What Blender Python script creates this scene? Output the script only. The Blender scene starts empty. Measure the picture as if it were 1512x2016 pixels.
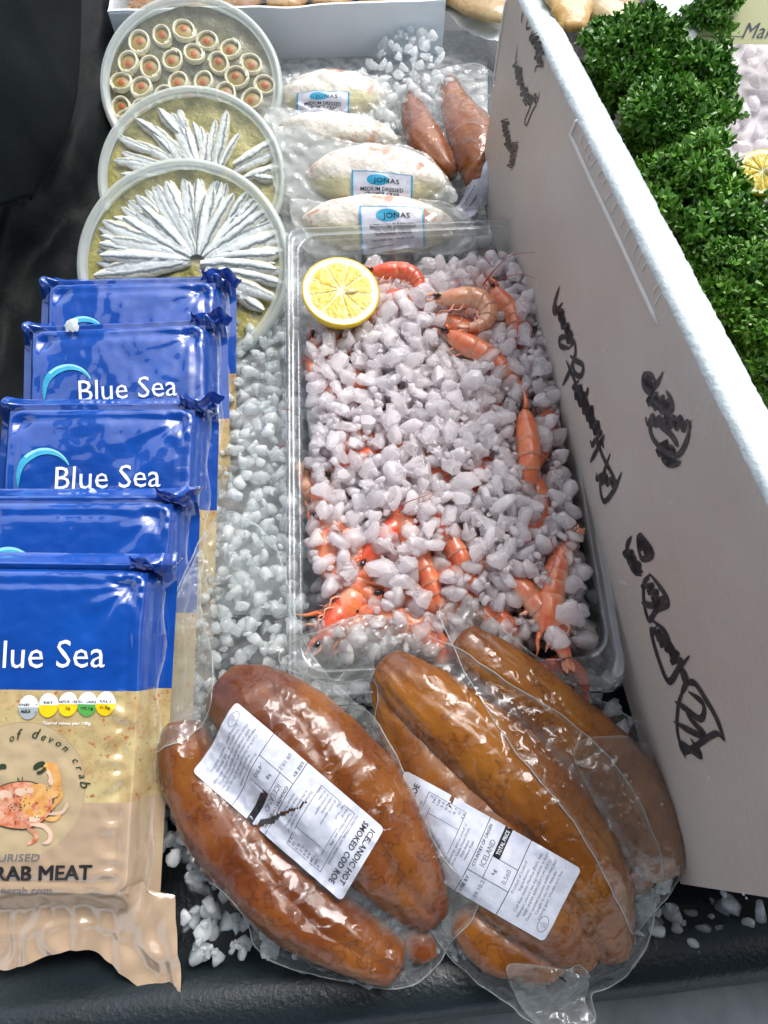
import bpy, bmesh, math, random
import numpy as np
from mathutils import Vector, Matrix, noise
from mathutils.bvhtree import BVHTree
random.seed(7); np.random.seed(7)
R = math.radians
S = bpy.context.scene
COL = S.collection

# ---------------------------------------------------------------- camera
F = 1400.0; TH = R(24.6); H = 0.55          # focal length in photo pixels, tilt from straight down, height over the ice
cd = bpy.data.cameras.new('camera'); cam = bpy.data.objects.new('camera', cd); COL.objects.link(cam)
cam.location = (0, 0, H); cam.rotation_euler = (TH, 0, 0)
cd.sensor_fit = 'VERTICAL'; cd.sensor_height = 36.0; cd.lens = 36.0 * F / 2016.0
cd.clip_start = 0.01; cd.clip_end = 100
S.camera = cam

# ---------------------------------------------------------------- world, sun, exposure
SUN_EL, SUN_AZ = R(56), R(35)           # azimuth clockwise from +Y (far side of the stall)
W = bpy.data.worlds.new('World'); S.world = W; W.use_nodes = True
nt = W.node_tree; nt.nodes.clear()
sky = nt.nodes.new('ShaderNodeTexSky'); sky.sky_type = 'NISHITA'; sky.sun_disc = False
sky.sun_elevation = SUN_EL; sky.sun_rotation = SUN_AZ; sky.air_density = 1.0; sky.dust_density = 4.0; sky.ozone_density = 1.0
hs = nt.nodes.new('ShaderNodeHueSaturation'); hs.inputs['Saturation'].default_value = 0.42
bg = nt.nodes.new('ShaderNodeBackground'); bg.inputs['Strength'].default_value = 0.15
wo = nt.nodes.new('ShaderNodeOutputWorld')
nt.links.new(sky.outputs[0], hs.inputs['Color']); nt.links.new(hs.outputs[0], bg.inputs['Color']); nt.links.new(bg.outputs[0], wo.inputs['Surface'])
sd = bpy.data.lights.new('sun', 'SUN'); sd.energy = 0.8; sd.angle = R(24); sd.color = (1, .985, .96)
so = bpy.data.objects.new('sun', sd); COL.objects.link(so)
sdir = Vector((math.sin(SUN_AZ) * math.cos(SUN_EL), math.cos(SUN_AZ) * math.cos(SUN_EL), math.sin(SUN_EL)))
so.rotation_euler = sdir.to_track_quat('Z', 'Y').to_euler(); so.location = sdir * 3
S.view_settings.view_transform = 'Standard'; S.view_settings.look = 'None'
S.view_settings.exposure = 1.02; S.view_settings.gamma = 1.0
S.render.engine = 'CYCLES'
cy = S.cycles
cy.use_denoising = True; cy.max_bounces = 10; cy.transparent_max_bounces = 24; cy.diffuse_bounces = 6
cy.glossy_bounces = 4; cy.transmission_bounces = 8; cy.caustics_reflective = False; cy.caustics_refractive = False
cy.sample_clamp_indirect = 4.0

# ---------------------------------------------------------------- helpers
RT = Vector((1, 0, 0)); FW = Vector((0, math.sin(TH), -math.cos(TH))); UP = Vector((0, math.cos(TH), math.sin(TH)))
CAM = Vector((0, 0, H))
def ray(u, v): return FW + RT * ((u - 756) / F) + UP * ((1008 - v) / F)
def P(u, v, z=0.0):                          # the point at height z seen at photo pixel (u, v)
    d = ray(u, v); return CAM + d * ((z - H) / d.z)
def mpp(u, v, z=0.0): return ((z - H) / ray(u, v).z) / F      # metres per photo pixel there
def proj(p):
    q = Vector(p) - CAM; w = q.dot(FW); return (756 + F * q.dot(RT) / w, 1008 - F * q.dot(UP) / w)
def PL(M, u, v, zl=0.0):                     # the same on the plane z = zl of frame M, in that frame's coordinates
    Mi = M.inverted(); o = Mi @ CAM; d = Mi.to_3x3() @ ray(u, v)
    return o + d * ((zl - o.z) / d.z)
def frame(o, xp, yp):
    o = Vector(o); x = (Vector(xp) - o).normalized(); n = x.cross(Vector(yp) - o).normalized(); y = n.cross(x)
    M = Matrix((x, y, n)).transposed().to_4x4(); M.translation = o; return M
def N(x, y, z=0.0, s=1.0): return noise.noise(Vector((x * s, y * s, z * s)))
def ss(a, b, x):
    t = min(1, max(0, (x - a) / (b - a))); return t * t * (3 - 2 * t)

def tag(o, label=None, cat=None, group=None, kind=None):
    if label: o['label'] = label
    if cat: o['category'] = cat
    if group: o['group'] = group
    if kind: o['kind'] = kind
    return o
def thing(name, M, label, cat, group=None):
    o = bpy.data.objects.new(name, None); COL.objects.link(o); o.empty_display_size = .02
    o.matrix_world = M if isinstance(M, Matrix) else Matrix.Translation(Vector(M))
    return tag(o, label, cat, group)
def mesh(name, V, Fc, mat, smooth=True, tone=None):
    me = bpy.data.meshes.new(name); me.from_pydata([tuple(v) for v in V], [], [tuple(int(i) for i in f) for f in Fc]); 
    if smooth: me.polygons.foreach_set('use_smooth', [True] * len(me.polygons))
    if tone is not None:
        a = me.attributes.new('tone', 'FLOAT', 'POINT'); a.data.foreach_set('value', [float(t) for t in tone])
    if mat: me.materials.append(mat)
    me.update(); return me
def obj(name, me, parent=None, M=None):
    o = bpy.data.objects.new(name, me); COL.objects.link(o)
    if parent: o.parent = parent
    if M is not None: o.matrix_local = M if isinstance(M, Matrix) else Matrix.Translation(Vector(M))
    return o
def mk(name, V, Fc, mat, parent=None, smooth=True, tone=None, M=None): return obj(name, mesh(name, V, Fc, mat, smooth, tone), parent, M)
def copy_tree(o, parent=None):
    c = o.copy(); COL.objects.link(c); c.parent = parent
    for ch in o.children: copy_tree(ch, c)
    return c
class Sh:                                    # collects several pieces of one part
    def __init__(s): s.V = []; s.F = []; s.T = []
    def add(s, V, Fc, T=None):
        n = len(s.V); s.V += [tuple(v) for v in V]; s.F += [tuple(i + n for i in f) for f in Fc]; s.T += list(T) if T is not None else [0] * len(V)
    def mk(s, name, mat, parent=None, smooth=True, M=None): return mk(name, s.V, s.F, mat, parent, smooth, s.T, M)

def catmull(pts, n):
    pts = [np.array(p, float) for p in pts]; p = [2 * pts[0] - pts[1]] + pts + [2 * pts[-1] - pts[-2]]; out = []
    m = len(pts) - 1
    for i in range(n):
        t = i / (n - 1) * m; k = min(int(t), m - 1); t -= k; a, b, c, d = p[k:k + 4]
        out.append(.5 * (2 * b + (c - a) * t + (2 * a - 5 * b + 4 * c - d) * t * t + (3 * b - a - 3 * c + d) * t ** 3))
    return out
def tube(pts, rad, seg=16, flat=1.0, up=(0, 0, 1), disp=None, cap=True):
    """pts: list of 3-vectors; rad: radius at each; flat: height over width"""
    V = []; Fc = []; n = len(pts); up = Vector(up); pts = [Vector(p[:3]) for p in pts]
    for i in range(n):
        t = (pts[min(i + 1, n - 1)] - pts[max(i - 1, 0)]).normalized(); sx = t.cross(up).normalized(); uz = sx.cross(t).normalized()
        for j in range(seg):
            a = 2 * math.pi * j / seg; r = rad[i]
            if disp: r *= 1 + disp(i / (n - 1), a)
            V.append(pts[i] + sx * math.cos(a) * r + uz * math.sin(a) * r * flat)
    for i in range(n - 1):
        for j in range(seg):
            k = (j + 1) % seg; Fc.append((i * seg + j, i * seg + k, (i + 1) * seg + k, (i + 1) * seg + j))
    if cap: Fc.append(tuple(range(seg))[::-1]); Fc.append(tuple((n - 1) * seg + j for j in range(seg)))
    return V, [f[::-1] for f in Fc]
def box(x0, x1, y0, y1, z0, z1):
    V = [(x, y, z) for x in (x0, x1) for y in (y0, y1) for z in (z0, z1)]
    return V, [(0, 1, 3, 2), (4, 6, 7, 5), (0, 4, 5, 1), (2, 3, 7, 6), (0, 2, 6, 4), (1, 5, 7, 3)]
def inside(poly, x, y):
    r = False; j = len(poly) - 1
    for i in range(len(poly)):
        xi, yi = poly[i][:2]; xj, yj = poly[j][:2]
        if (yi > y) != (yj > y) and x < (xj - xi) * (y - yi) / (yj - yi) + xi: r = not r
        j = i
    return r
def near_edge(poly, x, y):
    best = 1e9; bp = None
    for i in range(len(poly)):
        a = poly[i]; b = poly[(i + 1) % len(poly)]; dx, dy = b[0] - a[0], b[1] - a[1]; L = dx * dx + dy * dy
        t = max(0, min(1, ((x - a[0]) * dx + (y - a[1]) * dy) / L)) if L > 0 else 0
        q = (a[0] + dx * t, a[1] + dy * t); d = math.hypot(q[0] - x, q[1] - y)
        if d < best: best = d; bp = q
    return best, bp

# ---------------------------------------------------------------- materials
def node(nt, typ, **kw):
    n = nt.nodes.new(typ)
    for k, v in kw.items():
        if k.startswith('i_'): n.inputs[k[2:].replace('_', ' ')].default_value = v
        else: setattr(n, k, v)
    return n
def base_mat(name):
    m = bpy.data.materials.new(name); m.use_nodes = True; nt = m.node_tree; nt.nodes.clear()
    out = node(nt, 'ShaderNodeOutputMaterial'); return m, nt, out
def c4(c): return (c[0], c[1], c[2], 1)
def noisetex(nt, scale, detail=3, rough=.55, co='Object', stretch=None, typ='noise'):
    tc = node(nt, 'ShaderNodeTexCoord'); src = tc.outputs[co]
    if stretch:
        mp = node(nt, 'ShaderNodeMapping'); mp.inputs['Scale'].default_value = stretch; nt.links.new(src, mp.inputs[0]); src = mp.outputs[0]
    if typ == 'vor':
        n = node(nt, 'ShaderNodeTexVoronoi'); n.inputs['Scale'].default_value = scale; nt.links.new(src, n.inputs['Vector']); return n.outputs['Distance']
    n = node(nt, 'ShaderNodeTexNoise'); n.inputs['Scale'].default_value = scale; n.inputs['Detail'].default_value = detail; n.inputs['Roughness'].default_value = rough
    nt.links.new(src, n.inputs['Vector']); return n.outputs['Fac']
def ramp(nt, src, stops):
    r = node(nt, 'ShaderNodeValToRGB'); e = r.color_ramp.elements
    cc = lambda c: c4(c) if not isinstance(c, (int, float)) else (c, c, c, 1)
    e[0].position = stops[0][0]; e[0].color = cc(stops[0][1]); e[1].position = stops[-1][0]; e[1].color = cc(stops[-1][1])
    for p, c in stops[1:-1]: q = e.new(p); q.color = cc(c)
    nt.links.new(src, r.inputs[0]); return r.outputs[0]
def mixc(nt, fac, a, b):
    m = node(nt, 'ShaderNodeMix', data_type='RGBA')
    for s, x in ((0, fac), (6, a), (7, b)):
        if hasattr(x, 'links') or hasattr(x, 'is_linked'): nt.links.new(x, m.inputs[s])
        else: m.inputs[s].default_value = c4(x) if s else x
    return m.outputs[2]
def mathn(nt, op, a, b=0.0):
    m = node(nt, 'ShaderNodeMath', operation=op)
    for s, x in ((0, a), (1, b)):
        if isinstance(x, (int, float)): m.inputs[s].default_value = x
        else: nt.links.new(x, m.inputs[s])
    return m.outputs[0]
def bumpn(nt, h, dist, strength=1.0):
    b = node(nt, 'ShaderNodeBump'); b.inputs['Distance'].default_value = dist; b.inputs['Strength'].default_value = strength; nt.links.new(h, b.inputs['Height']); return b.outputs[0]
def pmat(name, c1, c2=None, scale=60, rough=.5, bump=0, bscale=None, stops=(.35, .65), tone=None, detail=4, stretch=None, **kw):
    """Principled with two colours mixed by noise; tone=colour: a third colour where the mesh attribute 'tone' is 1"""
    m, nt, out = base_mat(name); b = node(nt, 'ShaderNodeBsdfPrincipled'); nt.links.new(b.outputs[0], out.inputs[0])
    b.inputs['Roughness'].default_value = rough
    col = None
    if c2 is not None: col = ramp(nt, noisetex(nt, scale, detail, stretch=stretch), [(stops[0], c1), (stops[1], c2)])
    if tone is not None:
        at = node(nt, 'ShaderNodeAttribute', attribute_name='tone')
        fac = at.outputs['Fac']
        col = mixc(nt, fac, col if col is not None else c1, tone)
    if col is not None: nt.links.new(col, b.inputs['Base Color'])
    else: b.inputs['Base Color'].default_value = c4(c1)
    if bump:
        nn = bumpn(nt, noisetex(nt, bscale or scale, 4), bump); nt.links.new(nn, b.inputs['Normal'])
        if kw.get('Coat_Weight'): 
            pass
    for k, v in kw.items():
        i = b.inputs[k.replace('_', ' ')]
        i.default_value = c4(v) if isinstance(v, tuple) and len(v) == 3 and i.type == 'RGBA' else v
    m['p'] = 1
    return m
def ridged(nt, sc=38, stretch=None, base=1.0, fine=.4):
    a = noisetex(nt, sc, 2, .5, stretch=stretch); r1 = mathn(nt, 'POWER', mathn(nt, 'SUBTRACT', 1.0, mathn(nt, 'ABSOLUTE', mathn(nt, 'MULTIPLY', mathn(nt, 'SUBTRACT', a, .5), 4))), 3.0)
    b = noisetex(nt, sc * 2.7, 2, .5); r2 = mathn(nt, 'POWER', mathn(nt, 'SUBTRACT', 1.0, mathn(nt, 'ABSOLUTE', mathn(nt, 'MULTIPLY', mathn(nt, 'SUBTRACT', b, .5), 4))), 3.0)
    return mathn(nt, 'ADD', mathn(nt, 'ADD', r1, mathn(nt, 'MULTIPLY', r2, fine)), mathn(nt, 'MULTIPLY', noisetex(nt, 70, 2), base))
def schlick(nt, bn, f0=.04):                  # mirror share by angle, the same from both sides of a thin sheet
    lw = node(nt, 'ShaderNodeLayerWeight'); lw.inputs['Blend'].default_value = .5
    if bn: nt.links.new(bn, lw.inputs['Normal'])
    return mathn(nt, 'ADD', mathn(nt, 'MULTIPLY', mathn(nt, 'POWER', lw.outputs['Facing'], 4.5), 1 - f0), f0)
def film_mat(name, haze=.08, tint=(.97, .98, .97), rough=.1, bump=.0012, bscale=70, ior=1.5, hazecol=(.8, .85, .85), boost=1.0):
    m, nt, out = base_mat(name)
    tr = node(nt, 'ShaderNodeBsdfTransparent'); tr.inputs[0].default_value = c4(tint)
    gl = node(nt, 'ShaderNodeBsdfGlossy'); gl.inputs['Roughness'].default_value = rough; gl.inputs['Color'].default_value = (.95, .97, 1, 1)
    df = node(nt, 'ShaderNodeBsdfDiffuse'); df.inputs[0].default_value = c4(hazecol)
    tl = node(nt, 'ShaderNodeBsdfTranslucent'); tl.inputs[0].default_value = c4(hazecol)
    nz = ridged(nt, bscale * .36, base=.3, fine=.2); bn = bumpn(nt, nz, bump)
    for x in (gl, df): nt.links.new(bn, x.inputs['Normal'])
    hz = node(nt, 'ShaderNodeMixShader'); hz.inputs[0].default_value = .4; nt.links.new(df.outputs[0], hz.inputs[1]); nt.links.new(tl.outputs[0], hz.inputs[2])
    at = node(nt, 'ShaderNodeAttribute', attribute_name='tone')
    hf = mathn(nt, 'ADD', haze, mathn(nt, 'MULTIPLY', at.outputs['Fac'], .4))
    a = node(nt, 'ShaderNodeMixShader'); nt.links.new(hf, a.inputs[0]); nt.links.new(tr.outputs[0], a.inputs[1]); nt.links.new(hz.outputs[0], a.inputs[2])
    b = node(nt, 'ShaderNodeMixShader'); fb = mathn(nt, 'MULTIPLY', schlick(nt, bn, .04), boost); nt.links.new(fb, b.inputs[0]); nt.links.new(a.outputs[0], b.inputs[1]); nt.links.new(gl.outputs[0], b.inputs[2])
    nt.links.new(b.outputs[0], out.inputs[0]); return m

MT = {}
AW = True
MT['film'] = film_mat('clear_film', .012, boost=.8, bump=.0016, rough=.07)
MT['film_hazy'] = film_mat('hazy_film', .10, hazecol=(.88, .90, .88), boost=1.2, bump=.002)
MT['film_white'] = film_mat('milky_film', .2, hazecol=(.88, .90, .88), bump=.0016)
MT['seam'] = film_mat('film_seam', .38, hazecol=(.85, .9, .88), bump=0.0005)
MT['tub'] = film_mat('clear_plastic', .05, tint=(.97, .98, .98), rough=.06, bump=.00015, bscale=30, boost=1.3)
MT['tub_rim'] = film_mat('clear_plastic_rim', .12, tint=(.95, .96, .97), rough=.07, bump=.0002, bscale=50, boost=1.5)
MT['frost'] = film_mat('frosted_plastic', .5, hazecol=(.86, .93, .90), rough=.18, bump=.0004, bscale=60)
MT['lid_film'] = film_mat('lid_film', .03, rough=.05, bump=.0006, bscale=25, boost=1.1)
MT['white_ink'] = pmat('white_print', (.85, .9, .95), rough=.25)
MT['black_ink'] = pmat('black_print', (.02, .02, .025), rough=.35)
MT['grey_ink'] = pmat('grey_print', (.13, .14, .18), rough=.4)
MT['paper'] = pmat('label_paper', (.62, .66, .78), (.74, .77, .86), 160, .3, bump=.0006, bscale=90, Coat_Weight=.5, Coat_Roughness=.12)
MT['marker'] = pmat('marker_ink', (.015, .015, .02), (.05, .05, .055), 300, .45)
def roe_mat(name, a, b, c):
    m, nt, out = base_mat(name); p = node(nt, 'ShaderNodeBsdfPrincipled'); nt.links.new(p.outputs[0], out.inputs[0])
    n1 = noisetex(nt, 17, 5); col = ramp(nt, n1, [(.33, a), (.5, b), (.68, c)])
    n2 = noisetex(nt, 300, 2); col = mixc(nt, mathn(nt, 'MULTIPLY', n2, .2), col, a)
    sp = ramp(nt, noisetex(nt, 150, 2), [(.66, 0.0), (.74, 1.0)]); col = mixc(nt, mathn(nt, 'MULTIPLY', sp, .3), col, (a[0] * .3, a[1] * .3, a[2] * .3))
    vn = noisetex(nt, 34, 3, .6, stretch=(1, 1, 1)); vm = ramp(nt, mathn(nt, 'ABSOLUTE', mathn(nt, 'SUBTRACT', vn, .5)), [(0.0, 1.0), (.018, 0.0)]); col = mixc(nt, mathn(nt, 'MULTIPLY', vm, .5), col, (a[0] * .55, a[1] * .5, a[2] * .5))
    nt.links.new(col, p.inputs['Base Color']); p.inputs['Roughness'].default_value = .38
    p.inputs['Subsurface Weight'].default_value = .08; p.inputs['Subsurface Radius'].default_value = (.006, .002, .0006); p.inputs['Subsurface Scale'].default_value = 1
    p.inputs['Coat Weight'].default_value = .5; p.inputs['Coat Roughness'].default_value = .07; p.inputs['Coat IOR'].default_value = 1.4; p.inputs['Specular IOR Level'].default_value = .15
    # vein net
    v = noisetex(nt, 55, typ='vor', stretch=(1, 1.8, 1)); bn = bumpn(nt, mathn(nt, 'ADD', mathn(nt, 'MULTIPLY', v, .5), noisetex(nt, 45, 3)), .0009); nt.links.new(bn, p.inputs['Normal'])
    nt.links.new(bumpn(nt, ridged(nt, 11, base=.35, fine=.15), .0032), p.inputs['Coat Normal'])
    return m
MT['roe'] = roe_mat('smoked_roe', (.075, .013, .002), (.17, .042, .006), (.27, .088, .012))
MT['roe2'] = roe_mat('smoked_roe_golden', (.12, .030, .004), (.25, .078, .009), (.38, .140, .016))
MT['roe3'] = roe_mat('smoked_roe_dark', (.11, .020, .002), (.22, .052, .004), (.32, .095, .009))
def ice_mat(name, col, clear=.2, rough=.1, dark=.9):
    m, nt, out = base_mat(name); c = ramp(nt, noisetex(nt, 110, 3), [(.35, tuple(q * dark for q in col)), (.62, col)])
    p = node(nt, 'ShaderNodeBsdfPrincipled'); nt.links.new(c, p.inputs['Base Color']); p.inputs['Subsurface Weight'].default_value = 1.0; p.inputs['Subsurface Radius'].default_value = (.012, .011, .011); p.inputs['Subsurface Scale'].default_value = 1
    p.inputs['Roughness'].default_value = rough + .12; p.inputs['IOR'].default_value = 1.28; p.inputs['Coat Weight'].default_value = .5; p.inputs['Coat Roughness'].default_value = .06
    tw = ramp(nt, noisetex(nt, 85, 3), [(.36, 0.0), (.62, .03)]); nt.links.new(tw, p.inputs['Transmission Weight'])
    tl = node(nt, 'ShaderNodeBsdfTranslucent'); tr = node(nt, 'ShaderNodeBsdfTransparent'); tr.inputs[0].default_value = (.96, .97, .98, 1)
    bn = bumpn(nt, mathn(nt, 'ADD', noisetex(nt, 130, 4), mathn(nt, 'MULTIPLY', noisetex(nt, 500, 2), .3)), .001)
    for q in (p, tl): nt.links.new(bn, q.inputs['Normal'])
    nt.links.new(c, tl.inputs[0]); a = node(nt, 'ShaderNodeMixShader'); a.inputs[0].default_value = .38; nt.links.new(p.outputs[0], a.inputs[1]); nt.links.new(tl.outputs[0], a.inputs[2])
    geo = node(nt, 'ShaderNodeNewGeometry'); ri = geo.outputs['Random Per Island']
    cf = mathn(nt, 'MULTIPLY', mathn(nt, 'MULTIPLY', ramp(nt, noisetex(nt, 75, 2), [(.38, .45), (.66, 1.0)]), clear), mathn(nt, 'ADD', .15, mathn(nt, 'MULTIPLY', ri, 1.35)))
    lw = node(nt, 'ShaderNodeLayerWeight'); lw.inputs['Blend'].default_value = .5; cf = mathn(nt, 'MULTIPLY', cf, mathn(nt, 'ADD', .55, mathn(nt, 'MULTIPLY', lw.outputs['Facing'], 1.0)))
    cf = mathn(nt, 'MINIMUM', cf, .9)
    b = node(nt, 'ShaderNodeMixShader'); nt.links.new(cf, b.inputs[0]); nt.links.new(a.outputs[0], b.inputs[1]); nt.links.new(tr.outputs[0], b.inputs[2])
    nt.links.new(b.outputs[0], out.inputs[0]); return m
MT['ice'] = ice_mat('ice', (.995, .945, .96), .66)
MT['ice_bed'] = ice_mat('bed_ice', (.93, .97, .975), .75, .09, .9)
MT['black_plastic'] = pmat('black_tray_plastic', (.008, .014, .017), (.014, .022, .027), 12, .3, bump=.0005, bscale=300)
MT['black_cloth'] = pmat('black_cloth', (.004, .007, .008), (.008, .011, .012), 400, .9, bump=.0006, bscale=900, Specular_IOR_Level=.1)
MT['black_bag'] = pmat('black_bag', (.004, .006, .007), (.008, .01, .01), 30, .5, bump=.003, bscale=30, Specular_IOR_Level=.08)

# ---------------------------------------------------------------- height grids and draped film
class Grid:
    def __init__(s, x0, y0, st, A): s.x0 = x0; s.y0 = y0; s.st = st; s.A = A
    def __call__(s, x, y):
        fx = (x - s.x0) / s.st; fy = (y - s.y0) / s.st; i = int(max(0, min(s.A.shape[0] - 2, math.floor(fx)))); j = int(max(0, min(s.A.shape[1] - 2, math.floor(fy))))
        tx = min(1, max(0, fx - i)); ty = min(1, max(0, fy - j)); A = s.A
        return float((A[i, j] * (1 - tx) + A[i + 1, j] * tx) * (1 - ty) + (A[i, j + 1] * (1 - tx) + A[i + 1, j + 1] * tx) * ty)
def bvh_of(meshes):                          # meshes: list of (V, F)
    V = []; Fc = []
    for v, f in meshes:
        n = len(V); V += [Vector(p) for p in v]; Fc += [tuple(i + n for i in q) for q in f]
    return BVHTree.FromPolygons(V, Fc)
def drape(poly, bvh, base, st=.003, iters=40, eps=.0006, wr=.0012, wscale=60, seed=0, wdir=None, haze=.3):
    """a film sheet over what bvh holds; returns verts, faces, Grid"""
    xs = [p[0] for p in poly]; ys = [p[1] for p in poly]; x0, y0 = min(xs) - st, min(ys) - st
    nx = int((max(xs) - x0) / st) + 3; ny = int((max(ys) - y0) / st) + 3
    C0 = np.full((nx, ny), -1.0); B = np.zeros((nx, ny)); I = np.zeros((nx, ny), bool); E = np.zeros((nx, ny))
    for i in range(nx):
        for j in range(ny):
            x = x0 + i * st; y = y0 + j * st; B[i, j] = base(x, y); I[i, j] = inside(poly, x, y)
            h = bvh.ray_cast(Vector((x, y, .6)), Vector((0, 0, -1))) if bvh else (None,)
            if h[0] is not None: C0[i, j] = h[0].z + eps
    A = np.maximum(C0, B)
    low = np.maximum(C0, B)
    for k in range(iters):
        Sm = A.copy(); Sm[1:-1, 1:-1] = (A[2:, 1:-1] + A[:-2, 1:-1] + A[1:-1, 2:] + A[1:-1, :-2]) / 4
        A = np.where(I, np.maximum(Sm, low), low)
    for i in range(nx):
        for j in range(ny):
            x = x0 + i * st; y = y0 + j * st; gap = A[i, j] - C0[i, j]; f = 1.0 if gap > .002 else .35
            n = N(x, y, seed, wscale) if not wdir else N(x * wdir[0] + y * wdir[1], (x * wdir[1] - y * wdir[0]) * .25, seed, wscale)
            n2 = N(x, y, seed + 5, wscale * 2.3)
            E[i, j] = f * wr * ((1 - abs(n) * 2.6) * (1.9 if gap > .004 else 1) + .5 * abs(n2))
    A = A + np.where(E > 0, E, 0)
    idx = {}; V = []; Fc = []; T = []
    for i in range(nx - 1):
        for j in range(ny - 1):
            if inside(poly, x0 + (i + .5) * st, y0 + (j + .5) * st):
                q = []
                for a, b in ((i, j), (i + 1, j), (i + 1, j + 1), (i, j + 1)):
                    if (a, b) not in idx: idx[(a, b)] = len(V); V.append([x0 + a * st, y0 + b * st, A[a, b]]); T.append(0)
                    q.append(idx[(a, b)])
                Fc.append(q)
    for k, v in enumerate(V):
        i = int(round((v[0] - x0) / st)); j = int(round((v[1] - y0) / st)); g = min(A[i, j] - C0[i, j] if C0[i, j] > -.5 else .02, .02)
        T[k] = haze * ss(.0015, .010, g) * (.55 + .9 * max(0, N(v[0], v[1], seed + 9, 26)))
    cnt = {}
    for q in Fc:
        for k in range(4):
            e = tuple(sorted((q[k], q[(k + 1) % 4]))); cnt[e] = cnt.get(e, 0) + 1
    bd = {k for e, c in cnt.items() if c == 1 for k in e}
    for k in bd:
        _, bp = near_edge(poly, V[k][0], V[k][1]); V[k][0], V[k][1] = bp; T[k] = .6
    return V, Fc, Grid(x0, y0, st, A), T
def smooth_poly(pts, n=None):                # rounds a closed outline
    n = n or len(pts) * 6; L = len(pts); out = []; p = [np.array(q[:2], float) for q in pts]
    for k in range(n):
        t = k / n * L; i = int(t); t -= i; a, b, c, d = p[(i - 1) % L], p[i % L], p[(i + 1) % L], p[(i + 2) % L]
        out.append(.5 * (2 * b + (c - a) * t + (2 * a - 5 * b + 4 * c - d) * t * t + (3 * b - a - 3 * c + d) * t ** 3))
    return [tuple(q) for q in out]

# ---------------------------------------------------------------- print
_tc = {}
def text2d(body, bold=0.0, shear=0.0, res=2):
    key = (body, bold, shear)
    if key in _tc: return _tc[key]
    cu = bpy.data.curves.new('t', 'FONT'); cu.body = body; cu.size = 1; cu.offset = bold; cu.shear = shear; cu.resolution_u = res; cu.fill_mode = 'BOTH' if False else cu.fill_mode
    o = bpy.data.objects.new('t', cu); COL.objects.link(o); dg = bpy.context.evaluated_depsgraph_get(); me = bpy.data.meshes.new_from_object(o.evaluated_get(dg))
    V = [(v.co.x, v.co.y) for v in me.vertices]; Fc = [tuple(p.vertices) for p in me.polygons]
    bpy.data.objects.remove(o); bpy.data.curves.remove(cu); bpy.data.meshes.remove(me)
    _tc[key] = (V, Fc); return V, Fc
def txt(body, x, y, h, w=None, align='L', rot=0, bold=0.0, shear=0.0):
    """text in 2-D: cap height h, optional total width w"""
    V, Fc = text2d(body, bold, shear); 
    if not V: return [], []
    xs = [v[0] for v in V]; x0, x1 = min(xs), max(xs); s = h / .7; sx = s if w is None else w / (x1 - x0)
    wd = (x1 - x0) * sx; ox = {'L': 0, 'R': -wd, 'C': -wd / 2}[align]; c, n = math.cos(rot), math.sin(rot); out = []
    for vx, vy in V:
        a = (vx - x0) * sx + ox; b = vy * s; out.append((x + a * c - b * n, y + a * n + b * c))
    return out, Fc
def rect2d(x0, x1, y0, y1, n=1, m=1):
    V = [(x0 + (x1 - x0) * i / n, y0 + (y1 - y0) * j / m) for i in range(n + 1) for j in range(m + 1)]
    return V, [(i * (m + 1) + j, (i + 1) * (m + 1) + j, (i + 1) * (m + 1) + j + 1, i * (m + 1) + j + 1) for i in range(n) for j in range(m)]
def stroke2d(pts, w, n=24, taper=True):
    c = catmull([(p[0], p[1], 0) for p in pts], n); V = []; Fc = []
    for i in range(n):
        t = c[min(i + 1, n - 1)] - c[max(i - 1, 0)]; L = math.hypot(t[0], t[1]) or 1; nx, ny = -t[1] / L, t[0] / L
        ww = w / 2 * (min(1, .25 + 1.5 * math.sin(math.pi * i / (n - 1))) if taper else 1)
        V += [(c[i][0] + nx * ww, c[i][1] + ny * ww), (c[i][0] - nx * ww, c[i][1] - ny * ww)]
        if i: Fc.append((2 * i - 2, 2 * i - 1, 2 * i + 1, 2 * i))
    return V, Fc
def disc2d(cx, cy, rx, ry, n=24, a0=0, a1=2 * math.pi, wob=0, seed=0, rings=1):
    full = abs(a1 - a0 - 2 * math.pi) < 1e-6; V = [(cx, cy)]; Fc = []; m = n if full else n + 1
    for r in range(1, rings + 1):
        for k in range(m):
            a = a0 + (a1 - a0) * k / n; q = (1 + wob * N(math.cos(a), math.sin(a), seed, 2.3)) * r / rings; V.append((cx + rx * q * math.cos(a), cy + ry * q * math.sin(a)))
    for k in range(n):
        k2 = (k + 1) % m; Fc.append((0, 1 + k, 1 + k2))
        for r in range(1, rings): b0 = 1 + (r - 1) * m; b1 = 1 + r * m; Fc.append((b0 + k, b1 + k, b1 + k2, b0 + k2))
    return V, Fc
class Print:                                 # 2-D shapes laid onto a surface, one mesh per ink
    def __init__(s, fn): s.fn = fn; s.L = {}
    def add(s, ink, shape, lift=0, name=None):
        sh = s.L.setdefault((name or 'lettering', ink), Sh()); V, Fc = shape
        sh.add([s.fn(x, y, lift) for x, y in V], Fc)
    def done(s, parent, M=None):
        for (nm, ink), sh in s.L.items(): sh.mk(nm, MT[ink], parent, smooth=False)
ORD = 'first second third fourth fifth sixth seventh eighth ninth tenth eleventh twelfth thirteenth fourteenth fifteenth sixteenth seventeenth eighteenth nineteenth twentieth twenty-first twenty-second twenty-third twenty-fourth twenty-fifth twenty-sixth twenty-seventh'.split()
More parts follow.
